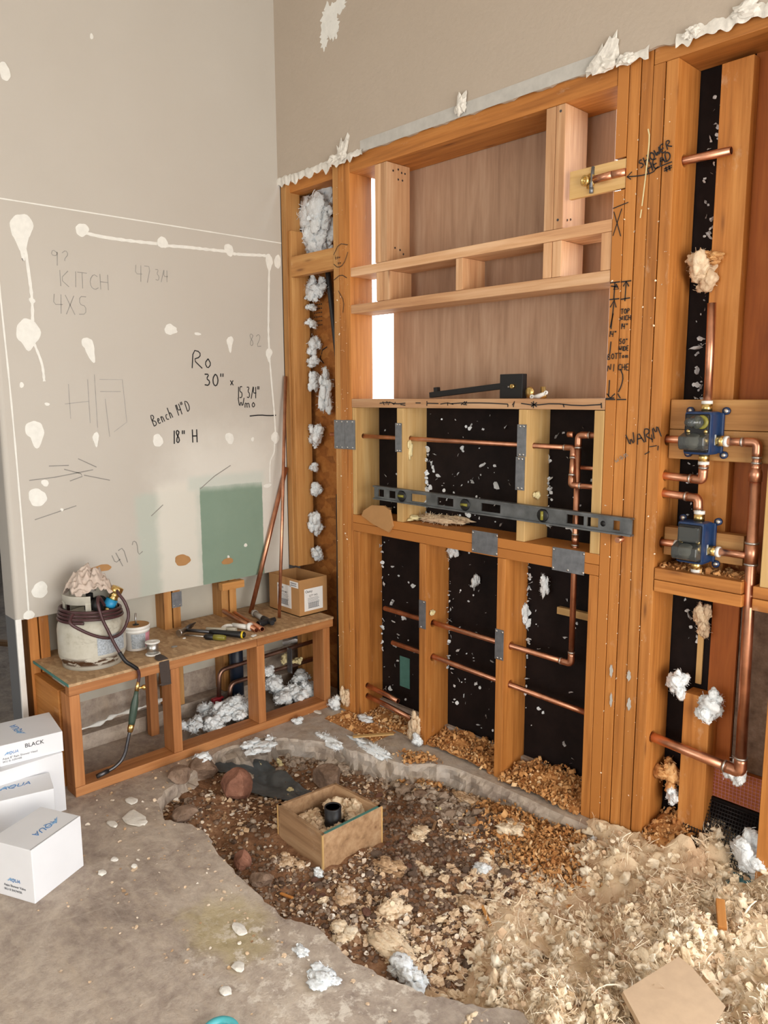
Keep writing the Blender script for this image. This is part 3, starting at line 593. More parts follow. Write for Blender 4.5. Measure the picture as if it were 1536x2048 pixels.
bead([(-.985, 2.185), (-.90, 2.178), (-.78, 2.178), (-.66, 2.182)], .012); bead([(-.63, 2.178), (-.52, 2.185), (-.42, 2.188), (-.31, 2.192)], .012); bead([(-.28, 2.185), (-.2, 2.190), (-.10, 2.198), (-.06, 2.19)], .012)
bead([(-1.215, 2.13), (-1.205, 2.0), (-1.2, 1.9), (-1.205, 1.8)], .011); bead([(-1.235, 2.13), (-1.222, 2.06), (-1.225, 2.05)], .011); bead([(-1.205, 1.74), (-1.18, 1.66), (-1.175, 1.59)], .009)
bead([(-.075, 2.16), (-.083, 2.0), (-.09, 1.85), (-.088, 1.74)], .010); bead([(-.088, 1.72), (-.078, 1.58), (-.068, 1.45), (-.063, 1.34)], .008); bead([(-.07, 1.31), (-.075, 1.25), (-.10, 1.2), (-.105, 1.10)], .007)
bead([(-1.33, 2.265), (-.9, 2.266), (-.4, 2.267), (-.0, 2.268)], .0045, 'joint_and_highlight'); bead([(-1.322, 2.25), (-1.315, 1.9), (-1.305, 1.5), (-1.30, 1.0), (-1.30, .66)], .006, 'joint_and_highlight')  # level bead is the board joint; upright one paints the bullnose highlight
blot(-.985, .80, .036, .016, 2, mat='cardboard', name='torn_paper_spot', tail=(-.05, -.005)); blot(-.606, .777, .042, .025, 4, mat='cardboard', name='torn_paper_spot'); blot(-.366, .735, .035, .014, 5, mat='cardboard', name='torn_paper_spot')
for i, (x, z, rx, rz, sd) in enumerate(((.40, 3.135, .05, .07, 1), (.47, 3.17, .045, .03, 2), (.37, 3.08, .025, .05, 4), (.44, 3.10, .03, .05, 6))):
    m = MB(); n = 40; m.prism([(x+math.cos(2*PI*k/n)*rx*(1+.25*math.sin(5*k*.5+sd)+.12*math.sin(k*2.1)), z+math.sin(2*PI*k/n)*rz*(1+.2*math.sin(3*k*.4+sd))) for k in range(n)], (0, -.0137-.0003*i, 0), (1, 0, 0), (0, 0, 1), (0, .0012, 0)); m.build('filler_patch', M['filler'], wall_back)
N_, Y_, Z_ = (1, 0, 0), (0, 1, 0), (0, 0, 1)
W = lambda tx, y, z, h, w=.0045, mat='ink', slope=0.0, st=None, wid=None: write(wall_left, tx, (0, y, z), Vector((0, 1, slope)).normalized(), Vector((0, -slope, 1)).normalized(), h, w, N_, mat, strokes=st, wid=wid)
W('Ro', -.515, 1.658, .082, .0055, wid=.125); W('30"', -.455, 1.577, .056, .006, wid=.125); W('x', -.318, 1.580, .045, .005); W('15 3/4"', -.28, 1.520, .055, .005, wid=.14); W('Wmo', -.275, 1.474, .045, .005, wid=.11)
W('', 0, 0, 1, .006, st=[smooth_stroke([(-.213, 1.433), (-.15, 1.437), (-.10, 1.432), (-.057, 1.434)])])
W('Bench 14"D', -.715, 1.400, .050, .0045, slope=.36, wid=.20); W('18" H', -.630, 1.318, .060, .006, wid=.135)
W('47', -.768, 2.012, .068, .003, 'ink_mid', wid=.085); W('3/4', -.675, 2.025, .050, .003, 'ink_mid', wid=.065); W('9?', -1.12, 2.045, .06, .003, 'ink_mid', wid=.09); W('KITCH', -1.085, 1.965, .062, .003, 'ink_mid', wid=.21); W('4X5', -1.12, 1.855, .075, .003, 'ink_mid', wid=.15)
W('82', -.205, 1.765, .06, .003, 'ink_soft', wid=.08); W('47 2', -.915, .785, .07, .004, 'ink_soft', slope=.5, wid=.14)
W('', 0, 0, 1, .004, 'ink_soft', st=[[(-1.26, 1.20), (-1.16, 1.205), (-1.0, 1.225)], [(-1.18, 1.252), (-1.10, 1.25)], smooth_stroke([(-1.12, 1.235), (-1.03, 1.205), (-1.10, 1.185)]), [(-1.06, 1.275), (-.985, 1.235)], [(-1.04, 1.205), (-.93, 1.175)], [(-.50, 1.10), (-.42, 1.155), (-.33, 1.20)], [(-.75, 1.0), (-.69, 1.045)], [(-1.25, 1.04), (-1.08, 1.08)]])
W('', 0, 0, 1, .003, 'ink_faint', st=[[(-1.0, 1.6), (-1.0, 1.42)], [(-1.08, 1.58), (-1.08, 1.44)], [(-1.1, 1.5), (-1.0, 1.51)], [(-.97, 1.62), (-.97, 1.40)], [(-.95, 1.6), (-.85, 1.6), (-.84, 1.42), (-.90, 1.38)], [(-.95, 1.55), (-.86, 1.55)], [(-.93, 1.52), (-.92, 1.36)]])
# ------------------------------------------------------------------ framing of the opened wall
GP = 'studs of the five-board post beside the niche'
# corner bay
board('wall_stud', .002, .040, .002, .088, .66, 2.54, 'wood_mid', 'brown corner stud along the painted wall edge, behind the leaning copper tubes', 'stud')
bay = board('wall_stud', .041, .066, .012, .118, .66, 2.32, 'wood_mid', 'yellow stud running up the corner bay beside the insulation tufts', 'stud')
board('wall_stud', .02, .06, .03, .118, .0, .43, 'wood_mid', 'short yellow stud in the shade under the bench corner', 'stud')
blk = board('blocking', .068, .394, .004, .042, 2.10, 2.195, 'wood_mid', 'flat yellow block spanning the corner bay between two insulation tufts', 'block')
board('top_plate', .0, .395, .03, .15, 2.50, 2.585, 'wood_old', 'short plate over the insulation in the corner bay', 'plate')
lp = []
for i, (x, lb) in enumerate(((.396, 'orange stud of the narrow three-board post, nearest the corner bay'), (.4345, 'middle orange stud of the narrow three-board post by the corner bay'), (.473, 'orange stud of the narrow three-board post, on the niche side'))):
    lp.append(board('post_stud', x, x+.0375, random.uniform(0, .003), .134, 0, 2.585, 'wood_old' if i else 'wood_mid', lb, 'stud', holes=((.05, 1.345, .014),)))
# header over the opening and over the bay with the valves
hd = board('header', .5115, 1.803, .002, .186, 2.492, 2.595, 'wood_old', 'long orange header over the niche under the torn wallboard edge', 'header')
board('header', 1.926, 2.62, .001, .15, 2.516, 2.59, 'wood_old', 'orange header over the bay with the blue valves', 'header')
# niche frame of new lumber
sill = board('niche_sill', .5115, 1.803, .0, .186, 1.476, 1.514, 'wood_fir', 'wide niche shelf board with scribbled front edge, carrying the black shower arm', 'shelf')
up_pl = board('niche_rail', .5115, 1.803, .002, .140, 2.052, 2.090, 'wood_fir', 'upper pink rail across the niche, under the tall posts', 'rail')
lo_pl = board('niche_rail', .5115, 1.803, .002, .140, 1.892, 1.930, 'wood_fir', 'lower pink rail across the niche, over the open plywood back', 'rail')
board('niche_post', .672, .708, .003, .140, 2.091, 2.491, 'wood_fir', 'pink new post by the bright gap, outer board of the pair', 'post')
np_ = board('niche_post', .709, .746, .003, .140, 2.091, 2.491, 'wood_fir', 'pink new post by the bright gap, inner board with screw holes', 'post')
board('niche_post', 1.536, 1.574, .003, .140, 2.091, 2.491, 'wood_fir', 'pink new post beside the shower head block, board facing the big plywood', 'post')
np2 = board('niche_post', 1.5755, 1.613, .003, .140, 2.091, 2.491, 'wood_fir', 'pink new post carrying the shower head block', 'post')
for (x0, x1, m, lb) in ((.677, .717, 'wood_fir', 'stubby pink block between the niche rails under the bright gap'), (.718, .757, 'wood_fir', 'second stubby pink block doubled beside the one under the bright gap'), (1.131, 1.166, 'wood_fir', 'lone stubby pink block midway between the niche rails'), (1.536, 1.572, 'wood_fir', 'dark-grained stubby block between the rails under the shower head block'), (1.574, 1.611, 'wood_fir', 'knotty stubby block between the rails under the shower head block'), (1.764, 1.802, 'wood_fir', 'stubby pink block between the niche rails against the wide post')):
    board('niche_block', x0, x1, .004, .140, 1.931, 2.0515, m, lb, 'block', axis=2)
def screws(parent, pts, ax, r=.0045):
    for (x, y, z) in pts:
        d = (.002, 0, 0) if ax == 0 else (0, -.002, 0); c = Vector((x, y, z)); MB().tube([c-Vector(d)*.2, c+Vector(d)*.5], r, 8).build('screw_head', M['darksteel'], parent)
screws(np_, [(.746, .04, 2.46), (.746, .07, 2.47), (.746, .09, 2.46), (.746, .11, 2.46), (.746, .07, 2.43), (.746, .095, 2.43), (.746, .05, 2.15), (.746, .08, 2.145), (.746, .1, 2.13), (.746, .11, 2.11)], 0)
screws(np2, [(1.594, .003, 2.47), (1.594, .003, 2.12), (1.613, .03, 2.12), (1.613, .05, 2.125)], 1)
# studs under the shelf
U = 'pale studs between the niche shelf and the middle plate'
board('jack_stud', .5125, .536, .002, .150, .982, 1.475, 'wood_pale', 'pale stud against the narrow post under the niche shelf', 'stud', holes=((.05, 1.345, .012),))
board('cripple_stud', .804, .842, .002, .150, .982, 1.475, 'wood_pale', 'pale short stud with a lone nail plate and yellow foam under the shelf', 'stud', holes=((.05, 1.345, .012),))
board('cripple_stud', 1.448, 1.486, .002, .150, .982, 1.475, 'wood_pale', 'pale short stud with two nail plates one over the other', 'stud', holes=((.05, 1.34, .012),))
board('jack_stud', 1.766, 1.803, -.002, .09, .982, 1.474, 'wood_pale', 'pale chipped stud against the wide post under the shelf', 'stud', holes=((.05, 1.21, .012), (.05, 1.388, .012)))
for z0, z1, lb in ((.944, .9815, 'upper board of the doubled middle plate under the spirit level'), (.905, .943, 'lower board of the doubled middle plate over the dark felt bays')):
    pl = board('middle_plate', .5115, 1.803, .0, .150, z0, z1, 'wood_old', lb, 'plate')
    if True:
        cb = MB().tube([(1.675, .05, z0-.02), (1.675, .05, z1+.02)], .015, 20); boolean_cut(pl, cb)
        me = pl.data; grain(pl, 0) if 'grain' not in me.attributes else None
board('jack_stud', .5125, .550, .003, .150, 0, .904, 'wood_old', 'orange stud against the narrow post, two open copper ends at its foot', 'stud', holes=((.05, .144, .014), (.05, .092, .014)))
board('wall_stud', .942, .980, .0, .150, 0, .904, 'wood_old', 'orange stud between the dark felt bays, first one from the corner', 'stud', holes=((.05, .547, .018), (.05, .393, .018)))
board('wall_stud', 1.363, 1.401, .0, .150, 0, .904, 'wood_old', 'orange stud between the dark felt bays, next to the shavings heap', 'stud', holes=((.05, .547, .018), (.05, .388, .018)))
board('jack_stud', 1.766, 1.803, .001, .150, 0, .904, 'wood_old', 'orange stud against the wide post below the middle plate', 'stud', holes=((.05, .37, .0145),))
WH = ((.07, 2.238, .019), (.05, 1.382, .019), (.05, 1.267, .019), (.05, 1.209, .019), (.05, 1.046, .019), (.05, .368, .021))
WL = ('first stud of the wide post, beside the niche opening, with height marks', 'second stud of the wide post, with the lettered height notes', 'third stud of the wide post, the middle one', 'fourth stud of the wide post, with scribbled letters', 'last stud of the wide post, with pipe holes facing the valves')
wp = []
for i in range(5):
    x = 1.805+.0402*i; wp.append(board('post_stud', x, x+.0385-(.0022 if i in (1, 3) else .0008), random.uniform(-.001, .003), .150, 0, 2.515 if i > 2 else 2.59, 'wood_old', WL[i], 'stud', GP, holes=WH, ch=.0013))
boolean_cut(wp[0], MB().bx(1.80, 1.8455, -.02, .045, 2.172, 2.272)); 'grain' in wp[0].data.attributes or grain(wp[0], 2)
# bay with the valves
board('flat_stud', 2.088, 2.182,   .105, .148, .97, 2.50, 'wood_old', 'broad flat stud behind the thin upright copper pipe', 'stud')
short = board('flat_stud', 2.092, 2.180, .08, .148, 0, .545, 'wood_old', 'short broad stud with insulation on top, behind the low copper pipe', 'stud')
vb1 = board('valve_board', 2.007, 2.62, .055, .093, 1.417, 1.510, 'wood_mid', 'flat backing board behind the upper half of the top blue valve', 'board', axis=0)
vb2 = board('valve_board', 2.007, 2.62, .055, .093, 1.322, 1.4155, 'wood_mid', 'flat backing board behind the lower half of the top blue valve', 'board', axis=0)
board('valve_board', 2.007, 2.262, .055, .093, 1.005, 1.098, 'wood_mid', 'flat backing board behind the bottom blue valve', 'board', axis=0)
board('ledge_block', 2.007, 2.285, .0, .14, .930, .968, 'wood_old', 'orange ledge board under the bottom blue valve, strewn with shavings', 'block', axis=0)
board('ledge_block', 2.007, 2.288, .0, .14, .890, .928, 'wood_old', 'orange board tucked beneath the ledge under the bottom blue valve', 'block', axis=0)
board('ledge_block', 2.318, 2.62, .0, .14, .926, .962, 'wood_old', 'cut orange ledge board beyond the tall copper riser', 'block', axis=0)
board('ledge_block', 2.318, 2.62, .0, .14, .888, .924, 'wood_old', 'lower cut orange ledge board beyond the tall copper riser', 'block', axis=0)
board('wall_stud', 2.336, 2.374, .0, .14, .963, 2.5, 'wood_pale', 'pale stud standing on the ledge beyond the tall copper riser', 'stud')
board('wall_stud', 2.382, 2.42, .0, .14, 0, .887, 'wood_old', 'orange stud at the end of the curb beside the blue trough', 'stud')
# shower head block
hb = board('shower_block', 1.636, 1.8435, .004, .020, 2.178, 2.268, 'wood_pale', 'tan pine block between post and post pack holding the shower outlet', 'block', axis=0)
w = MB()
fit = thing('shower_outlet', (1.715, -.01, 2.21), 'small brass outlet elbow screwed to the tan shower head block', 'fitting')
MB().lathe([(.0, -.012), (.024, -.012), (.024, -.006), (.010, -.006), (.010, .004), (.017, .004), (.017, .016), (.012, .016), (.012, -.004)], (1.712, -.006, 2.222), (-.35, -1, 0), 20).build('elbow_body', M['brass'], fit)
MB().tube([(1.725, -.006, 2.198), (1.725, .004, 2.265)], .006, 8).tube([(1.725, -.003, 2.20), (1.725, -.003, 2.182)], .007, 8).build('mounting_ears', M['galv'], fit)
MB().tube([(1.735, -.004, 2.222), (1.80, -.002, 2.225)], .0125, 14).tube([(1.80, -.002, 2.225), (1.8435, .006, 2.226)], .0125, 14).build('copper_stub', M['copper'], fit)
write(hb, '', (0, .006, 0), (1, 0, 0), (0, 0, 1), 1, .004, (0, -1, 0), 'ink', strokes=[[(1.642, 2.228), (1.660, 2.232)], [(1.642, 2.213), (1.658, 2.216)], [(1.645, 2.2), (1.66, 2.2)], smooth_stroke([(1.678, 2.235), (1.682, 2.215), (1.678, 2.205)]), smooth_stroke([(1.70, 2.25), (1.692, 2.235), (1.698, 2.21)]), smooth_stroke([(1.738, 2.23), (1.748, 2.25), (1.742, 2.225)]), [(1.725, 2.268), (1.724, 2.245)]])
screws(hb, [(1.662, .006, 2.236), (1.660, .006, 2.216), (1.661, .006, 2.2), (1.772, .006, 2.252)], 1)
# pen marks on the lumber
NY = (0, -1, 0)
B_ = lambda p, tx, x, z, h, w=.004, mat='ink', slope=0., st=None, y=-.0015: write(p, tx, (x, y, z), Vector((1, 0, slope)).normalized(), Vector((-slope, 0, 1)).normalized(), h, w, NY, mat, strokes=st)
B_(wp[2], 'SHOWER', 1.898, 2.222, .026, .0040, slope=.45); B_(wp[3], 'HEAD', 1.925, 2.205, .028, .0042, slope=.35)
B_(wp[2], '', 0, 0, 1, .0036, st=[smooth_stroke([(2.0, 2.222), (1.95, 2.215), (1.94, 2.203), (1.90, 2.202), (1.852, 2.208)]), [(1.868, 2.22), (1.852, 2.208), (1.866, 2.198)], [(1.975, 2.206), (2.0, 2.212)], [(1.975, 2.2), (2.0, 2.206)], [(1.98, 2.212), (1.985, 2.196)], [(1.99, 2.214), (1.995, 2.198)]])
B_(wp[0], '', 0, 0, 1, .004, st=[[(1.806, 1.888), (1.842, 1.888)], [(1.824, 1.888), (1.822, 1.835)], [(1.81, 1.878), (1.835, 1.872)], [(1.83, 1.882), (1.82, 1.866), (1.838, 1.866), (1.83, 1.88)], [(1.806, 1.835), (1.842, 1.835)], [(1.824, 1.833), (1.816, 1.74)], [(1.81, 1.81), (1.824, 1.832), (1.832, 1.808)], [(1.822, 1.79), (1.813, 1.745)], [(1.818, 1.70), (1.815, 1.66)], [(1.818, 1.575), (1.817, 1.52)], [(1.81, 1.53), (1.824, 1.516), (1.84, 1.53)], [(1.806, 1.511), (1.842, 1.511)], [(1.806, 1.514), (1.838, 1.516)]])
B_(wp[1], '', 0, 0, 1, .004, st=[[(1.846, 1.887), (1.882, 1.887)], [(1.864, 1.887), (1.862, 1.825)], [(1.854, 1.872), (1.864, 1.887), (1.874, 1.87)], [(1.847, 1.832), (1.88, 1.834)], smooth_stroke([(1.856, 1.61), (1.868, 1.585), (1.862, 1.555), (1.852, 1.535)]), [(1.847, 1.511), (1.882, 1.511)], [(1.85, 1.53), (1.86, 1.515)]])
for tx, x, z, h, p in (('TOP', 1.849, 1.785, .016, 1), ('NICH', 1.848, 1.764, .016, 1), ('14"', 1.850, 1.737, .018, 1), ('50"', 1.848, 1.69, .016, 1), ('WIDE', 1.848, 1.668, .015, 1), ('14"', 1.809, 1.715, .019, 0), ('BOT', 1.808, 1.642, .018, 0), ('Tom', 1.848, 1.644, .017, 1), ('NI', 1.809, 1.603, .024, 0), ('CHE', 1.847, 1.606, .020, 1)): B_(wp[p], tx, x, z, h, .003)
B_(wp[3], 'WARM', 1.90, 1.355, .042, .004, slope=.35); B_(wp[1], 'wam', 1.855, 1.30, .025, .002, 'ink_soft', slope=.6)
B_(wp[4], '', 0, 0, 1, .003, st=[[(1.975, 1.40), (1.98, 1.375)], [(1.97, 1.36), (1.995, 1.365)], [(1.955, 1.335), (1.972, 1.345)], [(2.0, 1.365), (1.999, 1.35)]])
B_(wp[2], '', 0, 0, 1, .0042, 'foam', st=[smooth_stroke([(1.917, 2.335), (1.924, 2.31), (1.918, 2.22), (1.908, 2.11)]), [(1.907, 2.10), (1.904, 2.075)]], y=-.0022)
B_(wp[0], '', 0, 0, 1, .003, st=[[(1.806, 2.12), (1.86, 2.13)], [(1.81, 2.11), (1.838, 2.03)], [(1.838, 2.115), (1.81, 2.035)]])
B_(lp[1], '', 0, 0, 1, .003, st=[smooth_stroke([(.40, 2.12), (.43, 2.10), (.47, 2.11), (.5, 2.16)]), smooth_stroke([(.40, 2.16), (.44, 2.205), (.50, 2.19)]), smooth_stroke([(.40, 2.05), (.45, 2.07), (.49, 2.05)]), smooth_stroke([(.43, 2.0), (.47, 1.95), (.46, 1.9)])])
B_(lp[1], 'bow', .41, 2.14, .018, .002); B_(lp[1], 'nw', .43, 2.115, .016, .002)
B_(sill, '', 0, 0, 1, .004, y=-.001, st=[smooth_stroke([(.70, 1.495), (.76, 1.50), (.80, 1.492), (.86, 1.496)]), [(.72, 1.503), (.73, 1.487)], [(.74, 1.49), (.745, 1.504), (.755, 1.488), (.765, 1.502)], [(.78, 1.496), (.79, 1.490), (.80, 1.5)], [(.83, 1.490), (.86, 1.487)], [(.92, 1.497), (.95, 1.497)], [(.985, 1.505), (.985, 1.485)], [(.985, 1.496), (1.05, 1.495)], smooth_stroke([(1.06, 1.493), (1.10, 1.498), (1.13, 1.492)]), [(1.10, 1.50), (1.10, 1.487)], smooth_stroke([(1.12, 1.495), (1.18, 1.498), (1.30, 1.498), (1.40, 1.494)]), [(1.17, 1.49), (1.19, 1.503), (1.20, 1.49), (1.18, 1.492)], [(1.19, 1.492), (1.20, 1.504)], [(1.40, 1.494), (1.40, 1.483)], [(1.42, 1.49), (1.43, 1.505), (1.425, 1.483)], smooth_stroke([(1.46, 1.497), (1.52, 1.490), (1.6, 1.498), (1.70, 1.489), (1.79, 1.494)]), [(1.515, 1.505), (1.515, 1.48)], [(1.505, 1.50), (1.53, 1.485)], [(1.53, 1.50), (1.505, 1.485)], [(1.64, 1.496), (1.645, 1.484)], [(1.79, 1.5), (1.792, 1.482)]])
write(sheath, '', (0, .150, 0), (1, 0, 0), (0, 0, 1), 1, .006, (0, -1, 0), 'ink', strokes=[[(.09, 1.70), (.11, 1.73)], [(.115, 1.735), (.12, 1.755), (.16, 1.77)], [(.10, 1.72), (.13, 1.69)]]+[[(.06+.014*i, 1.98-.02*j), (.068+.014*i, 1.98-.02*j)] for i in range(5) for j in range(6)])
# ------------------------------------------------------------------ nail plates
def nail_plate(x0, x1, z0, z1, y, label, nails, slots=False):
    o = MB().bx(x0, x1, y-.0022, y-.0004, z0, z1, .0006).build('nail_plate', M['galv'], None, label, 'plate')
    for (a, b) in nails: MB().lathe([(0, .002), (.004, .0015), (.0045, 0)], (x0+(x1-x0)*a, y-.0022, z0+(z1-z0)*b), (0, -1, 0), 10).build('nail_head', M['solder'], o)
    return o
nail_plate(.388, .462, 1.283, 1.417, -.001, 'grey nail plate on the narrow post, on the corner side', [(.25, .06), (.75, .06), (.25, .94), (.75, .94)]); nail_plate(.464, .536, 1.284, 1.418, -.001, 'grey nail plate on the narrow post, on the niche side', [(.25, .06), (.75, .06), (.25, .94), (.75, .94)])
nail_plate(.797, .836, 1.287, 1.411, .001, 'grey nail plate guarding the upper copper run on the foamed stud', [(.3, .05), (.7, .05), (.3, .95), (.7, .95)])
nail_plate(1.445, 1.486, 1.302, 1.420, .001, 'upper one of two grey nail plates on a pale short stud', [(.3, .06), (.7, .06), (.3, .94), (.7, .94)]); nail_plate(1.441, 1.482, 1.176, 1.300, .001, 'lower one of two grey nail plates on a pale short stud', [(.3, .06), (.7, .06), (.3, .94), (.7, .94)])
nail_plate(1.236, 1.364, .910, .998, -.001, 'wide grey nail plate midway along the doubled middle plate', [(.03, .1), (.97, .1), (.03, .9), (.97, .9)]); nail_plate(1.615, 1.748, .898, .983, -.001, 'wide grey nail plate in front of the copper riser on the middle plate', [(.03, .1), (.97, .1), (.03, .9), (.97, .9), (.5, .1)])
nail_plate(.944, .984, .531, .656, -.001, 'grey nail plate on the orange stud between dark bays, above a pipe hole', [(.3, .05), (.7, .95)]); nail_plate(1.36, 1.402, .497, .62, -.001, 'grey nail plate on the orange stud beside the pipe elbow', [(.15, .93), (.85, .93), (.3, .05), (.7, .05)])
# ------------------------------------------------------------------ copper plumbing
def pipe_run(pts, r, label, br=.035, name='copper_pipe', open_ends=False, fit=True, collars=(), root=None):
    """a soldered run: straight tubing, an elbow part at every bend and silver collars"""
    root = root or thing(name, pts[0], label, 'pipe'); P = [Vector(p) for p in pts]
    ends = [P[0]]
    for i, b in enumerate(P[1:-1], 1):
        d0 = (P[i-1]-b).normalized(); d1 = (P[i+1]-b).normalized(); a_ = b+d0*br; c_ = b+d1*br
        if fit:
            e = MB().tube([a_+d0*.012]+bend([a_, b, c_], br, 8)+[c_+d1*.012], r*1.16, 16); e.build('elbow', M['copper'], root)
            for q, dd in ((a_+d0*.014, d0), (c_+d1*.014, d1)): MB().tube([q-dd*.003, q+dd*.003], r*1.22, 14).build('solder_joint', M['solder'], root)
        ends += [a_, c_]
    ends.append(P[-1]); t_ = MB()
    if not fit: t_.tube(bend(pts, br, 8) if len(P) > 2 else [P[0], (P[0]+P[1])/2, P[1]], r, 16, hollow=.82 if open_ends else 0); ends = []
    for i in range(0, len(ends), 2): t_.tube([ends[i], (ends[i]+ends[i+1])/2, ends[i+1]], r, 16, hollow=.82 if open_ends else 0)
    t_.build('tube', M['copper'], root)
    for (a, b_) in collars:
        a = Vector(a); b_ = Vector(b_); MB().tube([a, b_], r*1.16, 16).build('coupling', M['copper'], root)
        d = (b_-a).normalized()
        for q in (a, b_): MB().tube([q-d*.003, q+d*.003], r*1.22, 14).build('solder_joint', M['solder'], root)
    return root
pipe_run([(.30, .05, 1.345), (1.655, .05, 1.340), (1.668, .022, 1.210), (1.80, .03, 1.210)], .0095, 'upper horizontal copper run through the pale studs, stepping down at its end', .022)
tee = pipe_run([(.672, .05, .553), (1.675, .05, .543), (1.675, .05, 1.386), (1.80, .05, 1.388)], .0112, 'copper run through the dark bays that turns straight up through the middle plate', .03, open_ends=True, collars=(((1.675, .05, .99), (1.675, .05, 1.03)),))
MB().tube([(1.655, .05, 1.387), (1.632, .05, 1.387)], .011, 14).build('tube', M['copper'], tee)
MB().tube([(1.69, .05, 1.272), (1.77, .05, 1.272)], .008, 12).build('copper_pipe', M['copper'], None, 'short thin copper stub poking from the pale chipped stud', 'pipe')
pipe_run([(.724, .05, .400), (1.0, .05, .396), (1.80, .05, .372)], .0112, 'lower straight copper run through the dark bays', .004, open_ends=True, fit=False)
for (z0, x1, z1, lb) in ((.144, .764, .128, 'upper one of two open copper ends at the corner of the dark bays'), (.092, .852, .072, 'lower and longer open copper end at the corner of the dark bays')): pipe_run([(.505, .05, z0), (.7, .05-.0, z0-.010), (x1, .046, z1)], .0118, lb, .004, open_ends=True, fit=False)
pipe_run([(1.84, .07, 2.239), (1.95, .07, 2.239), (2.146, .07, 2.236)], .0125, 'copper stub leaving the wide post up high for the shower head', .004, open_ends=True, fit=False)
pipe_run([(1.93, .05, 1.046), (2.09, .045, 1.046)], .0115, 'copper stub entering the side of the bottom blue valve', fit=False)
pipe_run([(1.93, .05, 1.384), (2.09, .045, 1.384)], .0115, 'copper stub entering the side of the top blue valve', fit=False)
pipe_run([(1.93, .045, 1.269), (2.133, .035, 1.262), (2.137, .028, 1.335)], .0125, 'copper elbow rising from the wide post into the top blue valve', .026)
pipe_run([(1.93, .045, 1.212), (2.122, .035, 1.204), (2.130, .028, 1.135)], .0125, 'copper elbow dropping from the wide post into the bottom blue valve', .026)
pipe_run([(2.137, .03, 1.49), (2.135, .03, 1.65), (2.132, .03, 1.798)], .0125, 'thin upright copper pipe above the top blue valve', .004, fit=False)
riser = pipe_run([(1.93, .05, .372), (2.305, .035, .355), (2.2925, .03, 1.30)], .0165, 'thick copper riser beyond the valves with its low branch from the wide post', .034, collars=(((2.2955, .03, 1.085), (2.2965, .03, 1.02)), ))
pipe_run([(2.2925, .03, 1.29), (2.292, .03, 1.385), (2.195, .03, 1.385)], .0118, None, .03, root=riser, collars=(((2.2925, .03, 1.30), (2.2925, .03, 1.325)),))
MB().tube([(2.2925, .03, 1.27), (2.2925, .03, 1.295), (2.2925, .03, 1.31)], [.019, .019, .0138], 18).build('reducer', M['copper'], riser)
MB().tube([(2.296, .03, 1.045), (2.195, .03, 1.045)], .0115, 14).build('branch_tube', M['copper'], riser)
# ------------------------------------------------------------------ blue mixing valves
def valve(cx, cz, label, tall):
    o = thing('shower_valve', (cx, .0, cz), label, 'valve'); h = .066
    b = MB().bx(cx-.056, cx+.030, -.014, .052, cz-h, cz+h, .010); b.build('valve_body', M['blue'], o)
    fl = MB(); fl.bx(cx-.060, cx+.042, .042, .054, cz-h+.004, cz+h-.004, .004)
    for sx in (-1, 1):
        for sz in (-1, 1): fl.lathe([(0, -.010), (.0115, -.010), (.0115, 0), (0, 0)], (cx-.010+sx*.056, .054, cz+sz*(h+.001)), (0, 1, 0), 16)
    fl.build('mounting_flange', M['blue'], o)
    for sx in (-1, 1):
        for sz in (-1, 1): MB().lathe([(0, .004), (.006, .003), (.0075, 0)], (cx-.010+sx*.056, .044, cz+sz*(h+.001)), (0, -1, 0), 10).build('screw', M['solder'], o)
    MB().bx(cx-.050, cx+.025, -.020, -.013, cz-h+.008, cz+h-.008, .005).build('dark_face', M['black'], o)
    # clear dome cover over the cartridge
    d = MB(); d.prism([(-.045, -.046), (-.050, -.035), (-.050, -.010), (-.016, .002), (-.012, .002), (-.012, -.05), (-.04, -.05)], (cx-.054, -.004, cz), (0, 1, 0), (0, 0, 1), (.080, 0, 0))
    ob = d.build('clear_cover', M['smoky'], o); bv = ob.modifiers.new('edge', 'BEVEL'); bv.width = .006; bv.segments = 3
    MB().lathe([(0, .03), (.014, .03), (.016, .012), (.02, .01), (.02, 0)], (cx-.018, -.018, cz-.024), (0, -1, 0), 18).build('cartridge', M['offwhite'], o)
    if tall:
        MB().lathe([(0, .052), (.010, .050), (.013, .045), (.0135, .02), (.019, .018), (.021, .012), (.021, 0)], (cx-.010, -.018, cz+.034), (-.25, -1, 0), 20).build('stop_knob', M['smoky'], o)
        MB().lathe([(.009, .004), (.020, .004), (.022, 0), (.009, 0), (.009, .004)], (cx+.002, -.020, cz+.034), (0, -1, 0), 20).build('knob_ring', M['olive'], o)
    else:
        MB().bx(cx-.045, cx+.022, -.034, -.018, cz+.004, cz+.052, .006).build('clear_cover', M['smoky'], o)
    for dx in (-.038, .016): MB().lathe([(0, .004), (.005, .003), (.006, 0)], (cx+dx, -.0205, cz+.006), (0, -1, 0), 10).build('screw', M['brass'], o)
    MB().bx(cx+.0302, cx+.0310, .012, .022, cz-.036, cz-.004).build('side_label', M['grey_label'], o)
    for (p, ax) in (((cx+.038, .03, cz-.024), (1, 0, 0)), ((cx-.006, .028, cz-h-.006), (0, 0, -1)), ((cx-.006, .028, cz+h+.006), (0, 0, 1)), ((cx-.061, .045, cz-.024), (-1, 0, 0))):
        MB().lathe([(0, -.008), (.0175, -.008), (.0175, .016), (.014, .016), (0, .016)], p, ax, 6).build('brass_nut', M['brass'], o)
        c = Vector(p)+Vector(ax)*.016; MB().lathe([(0, 0), (.0165, 0), (.0165, .010), (0, .010)], c, ax, 18).build('white_collar', M['white'], o)
valve(2.142, 1.409, 'top blue valve box under the thin upright copper pipe', True)
valve(2.138, 1.068, 'bottom blue valve box above the ledge with shavings', False)
